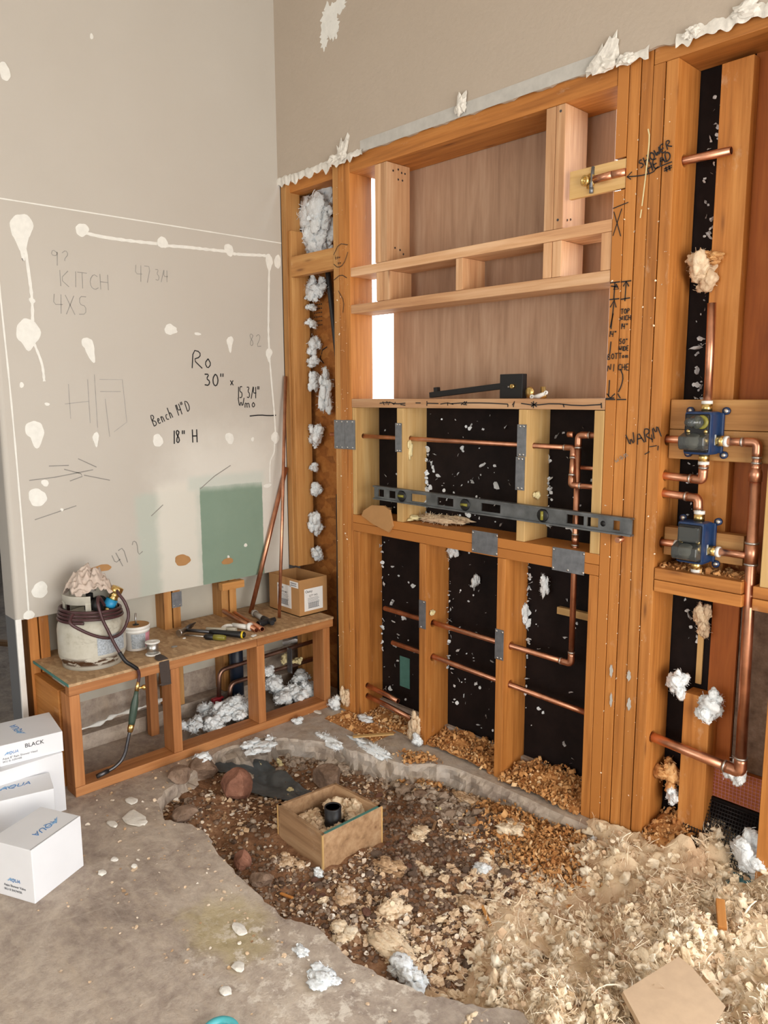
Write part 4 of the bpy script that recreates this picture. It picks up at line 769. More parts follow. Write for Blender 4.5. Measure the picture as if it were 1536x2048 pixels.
# ------------------------------------------------------------------ spirit level leaning across the studs
def level():
    o = thing('spirit_level', (1.3, -.02, 1.066), 'long grey aluminium spirit level lying across the studs above the middle plate', 'level')
    x0, x1, y0, y1 = .683, 1.932, -.030, -.006; zc = lambda x: 1.1025-.0085*(x-.683)/1.249
    rail = MB()
    for s_ in (-1, 1):
        k = zc(x0)+s_*.0275, zc(x1)+s_*.0275
        rail.add([(x0, y0, k[0]-.003), (x1, y0, k[1]-.003), (x1, y1, k[1]-.003), (x0, y1, k[0]-.003), (x0, y0, k[0]+.003), (x1, y0, k[1]+.003), (x1, y1, k[1]+.003), (x0, y1, k[0]+.003)], [(0, 3, 2, 1), (4, 5, 6, 7), (0, 1, 5, 4), (1, 2, 6, 5), (2, 3, 7, 6), (3, 0, 4, 7)])
    rail.build('flange', M['level'], o)
    L = x1-x0; wins = [(.02, .05), (.075, .108), (.185, .255), (.305, .375), (.49, .565), (.80, .855), (.865, .90), (.945, .965)]
    web = MB(); xs = [0]+[q for w_ in wins for q in w_]+[1]; ym = -.018
    for i in range(len(xs)-1):
        a, b = x0+xs[i]*L, x0+xs[i+1]*L; z0, z1 = zc((a+b)/2)-.026, zc((a+b)/2)+.026
        if i % 2 == 0: web.bx(a, b, ym-.003, ym+.003, z0, z1)
        else: web.bx(a, b, ym-.003, ym+.003, z0, z0+.010).bx(a, b, ym-.003, ym+.003, z1-.010, z1)
    web.build('web', M['level'], o)
    for f_, tilt in ((.14, 0), (.425, 0), (.72, 1)):
        x = x0+f_*L; h = MB().lathe([(0, .006), (.020, .006), (.024, .003), (.024, 0)], (x, ym-.003, zc(x)), (0, -1, 0), 24); h.build('vial_housing', M['black'], o)
        v = MB().tube([(x-.016, ym-.010, zc(x)), (x+.016, ym-.010, zc(x))] if not tilt else [(x, ym-.010, zc(x)-.016), (x, ym-.010, zc(x)+.016)], .0055, 12); v.build('vial', M['olive'], o)
    MB().lathe([(0, .0005), (.010, .0005), (.010, 0)], (x0+.915*L, ym-.003, zc(x0+.915*L)), (0, -1, 0), 16).build('hang_hole', M['black'], o)
level()
pipe_run([(1.885, .06, 1.047), (1.886, -.03, 1.047)], .0095, 'copper stub poking from the wide post beneath the end of the spirit level', fit=False)

# ------------------------------------------------------------------ things on the niche shelf
arm = thing('shower_fixture', (1.2, .06, 1.514), 'black square shower arm with wall plate resting on the niche shelf', 'shower arm')
P0, P1 = Vector((.955, .055, 1.529)), Vector((1.345, .055, 1.563)); dx = (P1-P0).normalized(); up3 = Vector((-dx.z, 0, dx.x))
MB(frame(P0, dx, up3)).bx(0, (P1-P0).length, -.0115, .0115, -.011, .011, .0015).build('arm_bar', M['black'], arm)
MB(frame(P0+dx*.035+up3*.011, dx, up3)).bx(-.01, .01, 0, .018, -.01, .01, .001).build('outlet_spout', M['black'], arm)
MB().bx(1.326, 1.432, .042, .070, 1.515, 1.606, .002).build('wall_plate', M['black'], arm)
MB().tube([(1.392, .045, 1.560), (1.392, .028, 1.560)], .008, 14, hollow=.7).build('threaded_nipple', M['brass'], arm)
MB().lathe([(0, .002), (.004, .001), (.004, 0)], (1.367, .042, 1.558), (0, -1, 0), 10).build('set_screw', M['steel'], arm)
cap = MB().lathe([(0, -.008), (.016, -.008), (.021, 0), (.021, .006), (.017, .010), (0, .010)], (1.462, .05, 1.5365), (-.3, -1, 0.0), 24); cap.build('brass_fitting', M['brass'], None, 'round brass cap standing on edge beside the black wall plate', 'fitting')
ba = thing('brass_adapter', (1.502, .07, 1.5145), 'short brass adapter upright behind the white clip on the shelf', 'fitting'); MB().lathe([(0, 0), (.015, 0), (.015, .018), (.011, .02), (.011, .043), (.008, .043), (.008, .03)], (1.502, .075, 1.5145), (0, 0, 1), 6).build('adapter_body', M['brass'], ba)
wc = MB(); wc.tube([(1.490, .03, 1.520), (1.515, .03, 1.523), (1.54, .032, 1.533)], [.005, .009, .006], 10); wc.lathe([(.003, -.003), (.008, -.003), (.008, .003), (.003, .003), (.003, -.003)], (1.487, .027, 1.521), (0, -1, .3), 14); wc.lathe([(.003, -.003), (.008, -.003), (.008, .003), (.003, .003), (.003, -.003)], (1.545, .03, 1.535), (0, -1, .3), 14); wc.build('plastic_clip', M['white'], None, 'white plastic clip beside the brass cap on the niche shelf', 'clip')
# small bits in the bays
board('wood_strip', 1.556, 1.70, .125, .148, .694, .722, 'wood_pale', 'pale stick jammed behind the copper riser in a dark bay', 'stick')
board('lath_strip', 2.098, 2.118, .145, .153, .56, .80, 'wood_pale', 'pale lath scrap upright above the short stud', 'stick')
MB().bx(.672, .738, .1485, .1498, .150, .300).build('teal_sticker', M['ply_edge'], None, 'faint teal patch on the felt near the open copper ends', 'patch')
MB().prism([(.585, .985), (.66, .955), (.765, .93), (.79, .96), (.77, 1.03), (.735, 1.045), (.655, 1.04), (.60, 1.01)], (0, -.012, 0), (1, 0, 0), (0, 0, 1), (0, .010, 0)).build('drywall_scrap', M['cardboard'], None, 'tan torn wallboard scrap propped on the middle plate below the level end', 'scrap')
MB().tube(spline([(.185, .125, 2.31), (.188, .125, 2.23), (.208, .125, 2.09), (.25, .13, 1.78), (.272, .135, 1.62)]), [.013]*33, 12).build('drain_hose', M['abs'], None, 'black slanting pipe through the corner bay insulation', 'pipe')
MB().tube([(.315, .10, 0), (.325, .10, 1.05)], .035, 20).build('vent_pipe', M['abs'], None, 'black vent pipe behind the carton in the corner bay', 'pipe')

n = 330; px = np.where(RS.uniform(0, 1, n) < .6, RS.uniform(1.806, 2.0, n), RS.uniform(.398, .51, n)); gx = 1.805+.0402*np.round((px-1.805)/.0402); px = np.where((RS.uniform(0, 1, n) < .45) & (px > 1.7), gx-.001, px); pz = RS.uniform(.03, 2.45, n); s = .0013*np.exp(RS.normal(0, .6, n))
V, Fq, tn = scatter(FLAKES, np.stack([px, np.full(n, -.0012), pz], 1), np.stack([s*.8, s, s*1.6], 1), rot_rand(n), np.clip(RS.normal(.7, .2, n), 0, 1)); tag(soup('wood_specks', V, Fq, tn, M['fluff']), 'tiny pale specks stuck to the faces of the two posts', 'debris', None, 'stuff')

for (b_, x, z, rx, rz, k) in ((1, 1.868, .58, .006, .022, 1), (1, 1.872, .475, .005, .024, 2), (2, 1.935, .58, .007, .018, 3), (2, 1.940, .48, .007, .022, 4)):
    m = MB(); m.prism([(x+math.cos(2*PI*q/18)*rx*(1+.25*math.sin(q*1.7+k)), z+math.sin(2*PI*q/18)*rz*(1+.2*math.sin(q*2.3+k))) for q in range(18)], (0, -.0024, 0), (1, 0, 0), (0, 0, 1), (0, .0012, 0)); m.build('paint_smear', M['primer'], wp[b_])
# ------------------------------------------------------------------ studs behind the cut wallboard
for (y0, lb) in ((-1.302, 'stud at the doorway end of the cut wallboard, outer of two'), (-1.258, 'stud at the doorway end of the cut wallboard, beside the gas cylinder'), (-.702, 'stud behind the bench, plain one of the pair with the nail plate'), (-.657, 'stud behind the bench carrying a small grey nail plate'), (-.398, 'stud behind the bench under the green wallboard, nearer the bucket'), (-.352, 'stud behind the bench under the green wallboard, nearer the carton')):
    board('wall_stud', -.099, -.0135, y0, y0+.038, .075, 2.5, 'wood_mid' if y0 > -1 else 'wood_old', lb, 'stud')
board('blocking', -.012, .026, -.415, -.29, .598, .634, 'wood_mid', 'small block nailed across the stud pair under the green wallboard', 'block')
npb = MB().bx(-.0134, -.0112, -.662, -.612, .555, .628).build('nail_plate', M['galv'], None, 'small grey nail plate just under the cut wallboard over the bench', 'plate')
for dy in (-.652, -.622): MB().lathe([(0, .002), (.004, .001), (.004, 0)], (-.0112, dy, .564), (1, 0, 0), 8).build('nail_head', M['solder'], npb)
# ------------------------------------------------------------------ bench
bench = thing('wooden_bench', (.18, -.65, 0), 'rough lumber bench with a dusty particle board top along the painted wall', 'bench')
board('bench_top', -.092, .360, -1.292, .0, .446, .457, 'benchtop', 'dusty particle board top', parent=bench, ch=.001, axis=1)
MB().bx(-.01, .359, -1.2945, -1.2921, .4465, .4575).build('painted_edge', M['ply_edge'], bench, 'dark green painted end of the top')
board('front_rail', .318, .356, -1.292, -.446, .408, .4455, 'wood_bench', parent=bench); board('front_rail', .318, .356, -.4445, -.001, .408, .4455, 'wood_bench', parent=bench)
board('bottom_rail', .268, .356, -1.292, -.001, .0, .038, 'wood_bench', parent=bench)
for y in (-1.292, -.874, -.447, -.062): board('leg', .268, .355, y, y+.040, .0385, .4075, 'wood_bench', parent=bench)
board('rear_leg', .02, .058, -.83, -.79, .0, .446, 'wood_bench', parent=bench)
board('end_panel', -.03, .24, -1.292, -1.256, .0, .40, 'wood_old', 'dark orange board closing the end', parent=bench, axis=0)
Zb = .4575
# ------------------------------------------------------------------ gas cylinder, rag, hose and torch
tk = thing('gas_cylinder', (.165, -1.115, Zb), 'dented off white gas cylinder on the bench, topped with a rag and hose', 'gas cylinder'); tc = (.165, -1.115, Zb)
t = NT('chipped cylinder paint', .5); f = t.noise(t.coord(), 12, 6, .65); c = t.ramp(f, [(.28, lin(146, 138, 122)), (.45, lin(184, 180, 166)), (.7, lin(198, 195, 184))])
s = t.n('ShaderNodeSeparateXYZ'); t.link(t.n('ShaderNodeTexCoord').outputs['Object'], s.inputs[0]); f2 = t.noise(t.coord('Object', (9, 9, 26)), 2, 4, .6)
band = t.math('MULTIPLY', t.ramp(s.outputs['Z'], [(.012, G4(0)), (.02, G4(1)), (.04, G4(1)), (.055, G4(0))]), t.ramp(f2, [(.46, G4(0)), (.5, G4(1))])); c = t.mix(band, c, lin(74, 48, 28))
c = t.mix(t.ramp(t.noise(t.coord('Object', (6, 6, 18)), 3, 5, .7), [(.62, G4(0)), (.7, G4(.55))]), c, lin(120, 112, 100)); t.base(c); M['tank'] = t.m
MB().lathe([(.0, .012), (.10, .012), (.112, .0), (.118, .0), (.118, .022), (.122, .026), (.1285, .04), (.131, .055), (.131, .150), (.127, .172), (.116, .192), (.098, .206), (.07, .216), (.0, .220)], tc, seg=48).build('tank_body', M['tank'], tk)
MB().bx(0, 1, 0, 1, 0, 1) and None
col = MB()
for a0, a1, z0, z1 in ((-1.75, -.35, .262, .292), (-1.75, -1.45, .19, .265), (-.55, -.35, .19, .265), (.9, 3.6, .19, .292)):
    col.lathe([(.100, z0), (.104, z0), (.104, z1), (.107, z1+.004), (.099, z1+.004), (.100, z0)], tc, seg=18, a0=a0, a1=a1)
col.build('collar', M['tank'], tk)
MB().lathe([(0, 0), (.022, 0), (.022, .03), (.014, .035), (.014, .07), (.0, .075)], (tc[0], tc[1], Zb+.215), (0, 0, 1), 16).tube([(tc[0], tc[1], Zb+.255), (tc[0]+.05, tc[1]+.03, Zb+.26)], .012, 12).lathe([(0, 0), (.035, .0), (.035, .02), (0, .022)], (tc[0]+.03, tc[1]+.02, Zb+.24), (1, .4, .2), 20).build('valve_body', M['black'], tk)
MB().lathe([(0, 0), (.026, 0), (.028, .008), (.026, .014), (0, .014)], (tc[0]-.0, tc[1], Zb+.295), (0, 0, 1), 18).build('hand_wheel', M['greypvc'], tk)
lab = MB(); lab.lathe([(.1316, .06), (.1316, .135)], tc, seg=14, a0=-.25, a1=.75); lab.build('worn_sticker', M['grey_label'], tk, 'worn grey sticker with printed lines')
reg = thing('gas_regulator', (.225, -1.055, .69), 'brass regulator with a bright blue band leaning over the gas cylinder', 'regulator')
a_ = Vector((.215, -1.06, .685)); d_ = (Vector((.228, -1.018, .768))-a_).normalized()
MB().lathe([(0, .0), (.020, 0), (.024, .006), (.024, .034), (.0, .034)], a_, d_, 20).build('blue_band', M['cyan'], reg)
MB().lathe([(.018, .034), (.020, .036), (.020, .044), (.017, .046), (.020, .05), (.020, .058), (.017, .06), (.024, .064), (.024, .088), (.0, .09)], a_, d_, 8).lathe([(0, -.02), (.012, -.02), (.012, 0), (0, 0)], a_, d_, 12).build('brass_body', M['brass'], reg)
hose = thing('torch_hose', (.165, -1.115, .66), 'dark red rubber hose coiled around the gas cylinder neck', 'hose')
coil = [(tc[0]+(.124-.003*i/20)*math.cos(-.6-2*PI*i/20), tc[1]+(.124-.003*i/20)*math.sin(-.6-2*PI*i/20), .645+.0135*i/20+.008*math.sin(2*PI*i/20+1)) for i in range(0, 74)]
loop = [(.27, -1.225, .70), (.292, -1.246, .673), (.306, -1.206, .636), (.313, -1.154, .604), (.313, -1.104, .587), (.306, -1.058, .592), (.296, -1.026, .623), (.29, -1.012, .662), (.283, -1.021, .709), (.262, -1.036, .745), (.235, -1.03, .755)]
down = [(.235, -1.085, .70), (.27, -1.12, .748), (.30, -1.138, .735), (.312, -1.137, .70), (.318, -1.128, .66), (.325, -1.115, .622), (.335, -1.098, .57), (.350, -1.085, .532), (.366, -1.07, .497), (.372, -1.048, .476), (.374, -1.027, .456), (.374, -1.020, .43), (.374, -1.025, .40)]
MB().tube(spline(coil, 3), .0062, 10).build('coil', M['rubber'], hose); MB().tube(spline(loop, 8), .0062, 10).build('sagging_loop', M['rubber'], hose); MB().tube(spline(down, 8), .0062, 10).build('hanging_length', M['rubber'], hose)
MB().tube(spline(down[7:11], 6), .0078, 10).build('black_sleeve', M['black'], hose)
tor = thing('torch', (.374, -1.06, .07), 'green handled brazing torch hanging from the hose in front of the bench', 'torch'); q0, q1, q2, q3 = Vector((.374, -1.025, .402)), Vector((.374, -1.034, .366)), Vector((.374, -1.063, .235)), Vector((.374, -1.072, .205))
MB().tube([q0, q0.lerp(q1, .5), q1], [.006, .008, .0085], 10).tube([q1-Vector((.0, .0, -.01)), q1+Vector((.004, .028, .008))], .005, 8).lathe([(0, 0), (.010, 0), (.011, .006), (.010, .012), (0, .012)], q1+Vector((.004, .024, .006)), (0, 1, .3), 10).build('needle_valve', M['brass'], tor)
MB().tube([q1.lerp(q2, k) for k in (0, .15, .35, .6, .8, .9, 1)], [.008, .0095, .0145, .0155, .0145, .014, .0125], 16).build('handle', M['green_handle'], tor)
MB().tube([q2, q2.lerp(q3, .5), q3], [.0125, .013, .0105], 12).build('ferrule', M['brass'], tor)
MB().tube(spline([q3, (.374, -1.085, .16), (.374, -1.095, .125), (.372, -1.112, .097), (.37, -1.14, .078), (.368, -1.165, .070)], 5), .0068, 10).tube([(.368, -1.165, .0705), (.366, -1.212, .062)], .0095, 12, hollow=.6).build('burner_tube', M['darksteel'], tor)
def rag():
    n = 46; g = np.linspace(-1, 1, n); X, Y = np.meshgrid(g, g); x, y = X.ravel(), Y.ravel(); r = np.sqrt(x**2+y**2)
    P = np.stack([x, y, x*0], 1); z = .060*np.exp(-(np.hypot(x+.1, y+.05)/.7)**2); fold = np.abs(vnoise(np.stack([x*1.6+y*4.2, y*1.2+x*.8, x*0], 1), 5)); fold2 = np.abs(vnoise(np.stack([x*5.5-y*1.5, y*3, x*0+3], 1), 6)); z = z+.042*(1-fold)**3*np.exp(-r*r*.6)+.018*(1-fold2)**2+.006*vnoise(P*9, 8)-.050*np.clip(r-.55, 0, 1)
    V = np.stack([tc[0]+x*.066*(1+.15*vnoise(P*2, 3)), tc[1]+.0+y*.082*(1+.12*vnoise(P*2+5, 3)), Zb+.312+z], 1)
    I, J = np.meshgrid(np.arange(n-1), np.arange(n-1)); a = (J*n+I).ravel(); Fq = np.stack([a, a+1, a+n+1, a+n], 1)
    o = soup('rag', V, Fq, None, plain('dingy cloth', lin(196, 180, 168), .95, var=.12, sc=50), smooth=True); sd = o.modifiers.new('thick', 'SOLIDIFY'); sd.thickness = .003
    return tag(o, 'crumpled dingy rag heaped on top of the gas cylinder', 'rag')
rag()
# ------------------------------------------------------------------ bucket, solder, cloth strip and tools
bk = thing('flux_tub', (.135, -.912, Zb), 'small white plastic tub with a brush stem through its lid', 'tub')
MB().lathe([(0, 0), (.046, 0), (.049, .002), (.054, .080), (.057, .081), (.057, .086), (.0545, .088), (.0545, .092), (.058, .093), (.059, .104), (.055, .106)], (.135, -.912, Zb), seg=36).build('tub_body', M['white'], bk)
MB().lathe([(.055, .1055), (.050, .1035), (.0, .1035)], (.135, -.912, Zb), seg=30).build('lid', M['cardboard'], bk)
MB().lathe([(.0, .0), (.014, .0), (.012, .002), (0, .002)], (.135, -.912, Zb+.1036), seg=20).build('lid_hole', M['black'], bk)
MB().lathe([(.0506, .012), (.0545, .076)], (.135, -.912, Zb), seg=14, a0=-.85, a1=.30).build('grey_label', M['grey_label'], bk); MB().lathe([(.0507, .014), (.0546, .076)], (.135, -.912, Zb), seg=14, a0=.32, a1=1.2).build('pink_label', M['pink_label'], bk)
MB().tube([(.135, -.912, Zb+.09), (.137, -.912, Zb+.155)], .004, 10).build('brush_stem', M['steel'], bk)
sp = thing('solder_spool', (.262, -.902, Zb), 'shiny solder wire spool with white rims beside the white tub', 'spool')
MB().lathe([(0, .005), (.0235, .005), (.0235, .052), (0, .052)], (.262, -.902, Zb), seg=30).build('wire_winding', M['solder'], sp)
for z in (0, .052): MB().lathe([(.004, 0), (.030, 0), (.031, .0025), (.030, .005), (.004, .005), (.004, 0)], (.262, -.902, Zb+z), seg=30).build('rim', M['white'], sp)
em = MB(); pr_ = [(.280, Zb+.0045), (.325, Zb+.006), (.350, Zb+.003), (.3605, Zb-.004), (.3625, Zb-.03), (.3635, Zb-.07), (.366, Zb-.098), (.3675, Zb-.105)]
n = len(pr_); vs_ = [(x, -.928+.006*i/n+(.0 if i else .03), z) for i, (x, z) in enumerate(pr_)]+[(x, -.884+.006*i/n, z) for i, (x, z) in enumerate(pr_)]; em.add(vs_, [(i, i+1, n+i+1, n+i) for i in range(n-1)])
em.add([(.366, -.935, Zb-.098), (.366, -.924, Zb-.092), (.3675, -.885, Zb-.10), (.3675, -.888, Zb-.106)], [(0, 1, 2, 3)])
eo = em.build('abrasive_strip', M['emery'], None, 'brown abrasive cloth strip draped over the bench edge', 'cloth'); sd = eo.modifiers.new('thick', 'SOLIDIFY'); sd.thickness = .0015
hm = thing('claw_hammer', (.25, -.6, Zb), 'claw hammer with black and yellow grip lying on the bench', 'hammer')
h0, h1 = Vector((.112, -.668, Zb+.022)), Vector((.352, -.505, Zb+.017)); hd_ = (h1-h0).normalized(); sd_ = Vector((-hd_.y, hd_.x, 0))
MB().tube([h0, h0.lerp(h1, .45)], [.008, .0085], 12).build('shaft', M['darksteel'], hm); MB().tube([h0.lerp(h1, k) for k in (.42, .5, .7, .88, .95)], [.011, .0135, .013, .015, .0155], 14).build('grip', M['black'], hm)
MB().tube([h0.lerp(h1, .945), h0.lerp(h1, .975)], [.0162, .0160], 14).build('yellow_ring', M['yellow'], hm); MB().tube([h0.lerp(h1, .975), h0.lerp(h1, 1.0)], [.015, .009], 14).build('grip_end', M['black'], hm)
MB().tube([h0-sd_*-.0+Vector((.022, -.045, .0)), h0+Vector((.018, -.036, 0)), h0+Vector((.012, -.025, 0)), h0], [.0155, .0155, .011, .012], 14).build('striking_face', M['steel'], hm)
for s_ in (-1, 1): MB().tube([h0, h0+Vector((-.02, .035, .004+.004*s_)), h0+Vector((-.045, .072+.006*s_, .002+.006*s_))], [.011, .008, .003], 8).build('claw', M['darksteel'], hm)
sdv = thing('screwdriver', (.22, -.64, Zb), 'screwdriver with a yellow and black handle beside the hammer', 'screwdriver'); s0, s1 = Vector((.148, -.690, Zb+.010)), Vector((.318, -.586, Zb+.014))
MB().tube([s0, s0.lerp(s1, .5)], .0038, 10).build('blade', M['steel'], sdv); MB().tube([s0.lerp(s1, k) for k in (.48, .52, .6, .72)], [.006, .012, .0135, .013], 14).build('dark_collar', M['black'], sdv)
MB().tube([s0.lerp(s1, k) for k in (.72, .85, .95, 1)], [.013, .0135, .012, .010], 14).build('handle', M['olive'], sdv); 
f1 = MB().tube([(.138, -.575, Zb+.011), (.225, -.505, Zb+.011)], .0095, 14); f1.tube([(.215, -.513, Zb+.011), (.25, -.486, Zb+.012)], .0125, 14, hollow=.8).build('pipe_nipple', M['offwhite'], None, 'yellowed plastic tube fitting behind the hammer shaft', 'fitting')
f2 = thing('drain_fitting', (.235, -.44, Zb), 'white plastic drain elbow with a flared round end beside the hammer grip', 'fitting')
MB().tube([(.182, -.462, Zb+.016), (.262, -.425, Zb+.016)], .0115, 16).lathe([(0, 0), (.017, 0), (.019, .006), (.019, .016), (0, .016)], (.258, -.427, Zb+.019), (.08, .037, 0), 20).build('tube', M['white'], f2)
MB().tube(spline([(.19, -.462, Zb+.016), (.165, -.485, Zb+.014), (.18, -.515, Zb+.012), (.21, -.505, Zb+.012)], 5), .008, 12).build('bent_arm', M['white'], f2)
for (p, q, lb) in (((.004, -.398, Zb+.034), (.315, -.420, Zb+.0125), 'loose copper tube lying across the bench, farther one'), ((.013, -.340, Zb+.012), (.322, -.393, Zb+.0125), 'loose copper tube lying across the bench, nearer the carton')): MB().tube([p, q], .0115, 16, hollow=.82).build('copper_tube', M['copper'], None, lb, 'pipe')
pf = thing('pipe_fitting', (.15, -.29, Zb), 'grey plastic coupling with a black end lying by the leaning copper tubes', 'fitting')
MB().tube([(.075, -.275, Zb+.017), (.20, -.302, Zb+.016)], .013, 16).lathe([(.014, 0), (.017, 0), (.017, .02), (.014, .02)], (.08, -.276, Zb+.017), (1, -.2, 0), 16).build('grey_sleeve', M['greypvc'], pf)
MB().tube(spline([(.195, -.300, Zb+.016), (.235, -.308, Zb+.017), (.25, -.33, Zb+.017), (.252, -.368, Zb+.016)], 5), .0155, 14, hollow=.75).build('black_elbow', M['abs'], pf)
MB().tube([(.029, -.262, Zb+.002), (.012, -.012, 1.17)], .0115, 16, hollow=.82).build('copper_tube', M['copper'], None, 'thick copper tube leaning from the bench into the wall corner, shorter one', 'pipe')
MB().tube([(.192, -.205, Zb+.002), (.125, -.125, .92), (.024, -.010, 1.625)], .0082, 16, hollow=.82).build('copper_tube', M['copper'], None, 'thin copper tube leaning in the wall corner, taller one', 'pipe')
for (x, y, r, m, lb, nm) in ((.235, -.79, .010, 'ink_soft', 'dark flat knot scrap on the bench top', 'scrap'), (.16, -.70, .006, 'white', 'white chip on the bench in front of the hammer head', 'chip'), (.345, -.455, .012, 'white', 'white chip at the end of the hammer grip', 'chip')):
    v, f_ = lump(2, int(r*900), .3, 1.4, .1); o = soup(nm, v*np.array([r, r*1.3, .003])+np.array([x, y, Zb+.002]), f_, None, M[m]); tag(o, lb, 'debris')
# carton
ct = thing('cardboard_box', (.155, -.03, Zb), 'open brown cardboard box with white labels on the bench end', 'box'); X0, X1, Y0, Y1, H = .004, .256, -.128, .045, .183; th = .004
w = MB(); w.bx(X0, X1, Y0, Y0+th, Zb, Zb+H).bx(X0, X1, Y1-th, Y1, Zb, Zb+H).bx(X0, X0+th, Y0+th, Y1-th, Zb, Zb+H).bx(X1-th, X1, Y0+th, Y1-th, Zb, Zb+H).bx(X0, X1, Y0, Y1, Zb, Zb+th); w.build('carton_wall', M['cardboard'], ct)
def carton_label(o, xd, w_, h_, lines):
    lb = MB(frame(o, xd, (0, 0, 1))).bx(0, w_, 0, h_, 0, .0006).build('paper_label', M['label'], ct); z = Vector(xd).cross(Vector((0, 0, 1))).normalized()
    P = lambda a, b: Vector(o)+Vector(xd)*a*w_+Vector((0, 0, 1))*b*h_+z*.0008
    if lines: type_on(lb, 'Oatey', frame(P(.05, .82), xd, (0, 0, 1)), h_*.16, 'ink'); type_on(lb, 'QTY NO', frame(P(.25, .63), xd, (0, 0, 1)), h_*.12, 'ink')
    k = MB(frame(P(0, 0), xd, (0, 0, 1)))
    for i in range(4 if lines else 2): k.bx(.18*w_, (.75+.05*(i % 2))*w_, (.56-.055*i)*h_, (.575-.055*i)*h_, 0, .0002)
    if lines:
        for i in range(16): k.bx((.22+.034*i)*w_, (.235+.034*i+.012*(i % 3 == 0))*w_, .14*h_, .33*h_, 0, .0002)
        k.bx(.2*w_, .8*w_, .335*h_, .36*h_, 0, .0002).bx(.2*w_, .8*w_, .11*h_, .135*h_, 0, .0002)
    else: k.bx(.1*w_, .8*w_, .25*h_, .38*h_, 0, .0002).bx(.1*w_, .8*w_, .62*h_, .75*h_, 0, .0002)
    k.build('printed_lines', M['ink_grey'], lb)
carton_label((X1, -.098, Zb+.022), (0, 1, 0), .115, .112, True); carton_label((.075, Y0, Zb+.03), (1, 0, 0), .115, .115, True); carton_label((.180, Y0, Zb+.142), (1, 0, 0), .068, .03, False)
# ------------------------------------------------------------------ white boxes by the doorway
def wbox(name, F, ex, ey, z0, z1, label, lidgap=None):
    """box with corner F on the floor plan and edge vectors ex, ey"""
    F = Vector((F[0], F[1], z0)); ex = Vector((*ex, 0)); ey = Vector((*ey, 0)); o = thing(name, F+ex/2+ey/2, label, 'box')
    m4 = frame(F, ex, ey); w_, d_ = ex.length, ey.length
    flip = ex.cross(ey).z < 0
    if flip: m4 = frame(F+ex, -ex, ey)
    MB(m4).bx(0, w_, 0, d_, 0, z1-z0, .002).build('carton_body', M['paper'], o); return o
def logo(parent, o, xd, yd, s):
    type_on(parent, 'AQUA', frame(o, xd, yd), s, 'ink_blue', 'logo', shear=.3)
    m = MB(frame(Vector(o)+Vector(xd).normalized()*(-s*.35)+Vector(xd).cross(Vector(yd)).normalized()*.0001, xd, yd)); m.prism([(0, -.1*s), (.9*s, .35*s), (2.2*s, .30*s), (1.2*s, .55*s), (.75*s, .62*s)], (0, 0, 0), (1, 0, 0), (0, 1, 0), (0, 0, .0003)); m.build('logo_swoosh', M['ink_lblue'], parent)
Ff, Rr, Bb = Vector((.895, -1.632)), Vector((.805, -1.446)), Vector((.655, -1.519))
b1 = wbox('white_box', Ff, Rr-Ff, Bb-Rr, 0, .176, 'white carton alone at the front of the box heap, its flap a little open')
e1 = Vector((*(Rr-Ff), 0)).normalized(); e2 = Vector((*(Bb-Rr), 0)).normalized(); C0 = Vector((*Ff, .1763))
logo(b1, C0+e1*.165+e2*.065, -e1, -e2, .034)
MB(frame(Vector((*Ff, .1762))+e2*.004, e1, Vector((0, 0, 1)).cross(e1))).bx(0, .2, 0, .001, 0, .0006).build('flap_gap', M['ink_grey'], b1)
logo(b1, Vector((*Ff, .055))+e2*.10-e1*.0008, -e2, (0, 0, 1), .016)
type_on(b1, 'Aqua Shower Valve', frame(Vector((*Ff, .036))+e2*.12-e1*.0006, -e2, (0, 0, 1)), .011, 'ink_grey'); type_on(b1, 'SKU B SHOWER', frame(Vector((*Ff, .022))+e2*.12-e1*.0006, -e2, (0, 0, 1)), .010, 'ink_grey')
b2 = wbox('white_box', (.568, -1.443), (-.132, .032), (-.07, -.29), 0, .178, 'white carton in the middle, between the front one and the stack')
ed2 = Vector((.07, .29, 0)).normalized(); logo(b2, Vector((.455, -1.585, .1785)), ed2, Vector((-1, .24, 0)), .034)
b3 = wbox('white_box', (.417, -1.352), (-.22, .0), (.0, -.25), 0, .228, 'plain white carton at the bottom of the stack by the bench end')
b4 = wbox('white_box', (.410, -1.345), (-.213, .030), (-.03, -.212), .2285, .306, 'flat white lidded box on top of the stack, printed BLACK')
ey4 = Vector((.03, .212, 0)).normalized(); f4 = Vector((.410, -1.345, 0)); nx4 = Vector((ey4.y, -ey4.x, 0))
type_on(b4, 'BLACK', frame(f4-ey4*.130+nx4*.0006+Vector((0, 0, .278)), ey4, (0, 0, 1)), .021, 'ink')
logo(b4, f4-ey4*.195+nx4*.0006+Vector((0, 0, .268)), ey4, (0, 0, 1), .015)
type_on(b4, 'Aqua 8" Rain Shower Head', frame(f4-ey4*.205+nx4*.0006+Vector((0, 0, .252)), ey4, (0, 0, 1)), .0105, 'ink_grey'); type_on(b4, 'SKU B: ASRH08', frame(f4-ey4*.205+nx4*.0006+Vector((0, 0, .241)), ey4, (0, 0, 1)), .0095, 'ink_grey')
logo(b4, Vector((.325, -1.45, .3063)), (-1, 0, 0), (0, -1, 0), .034)
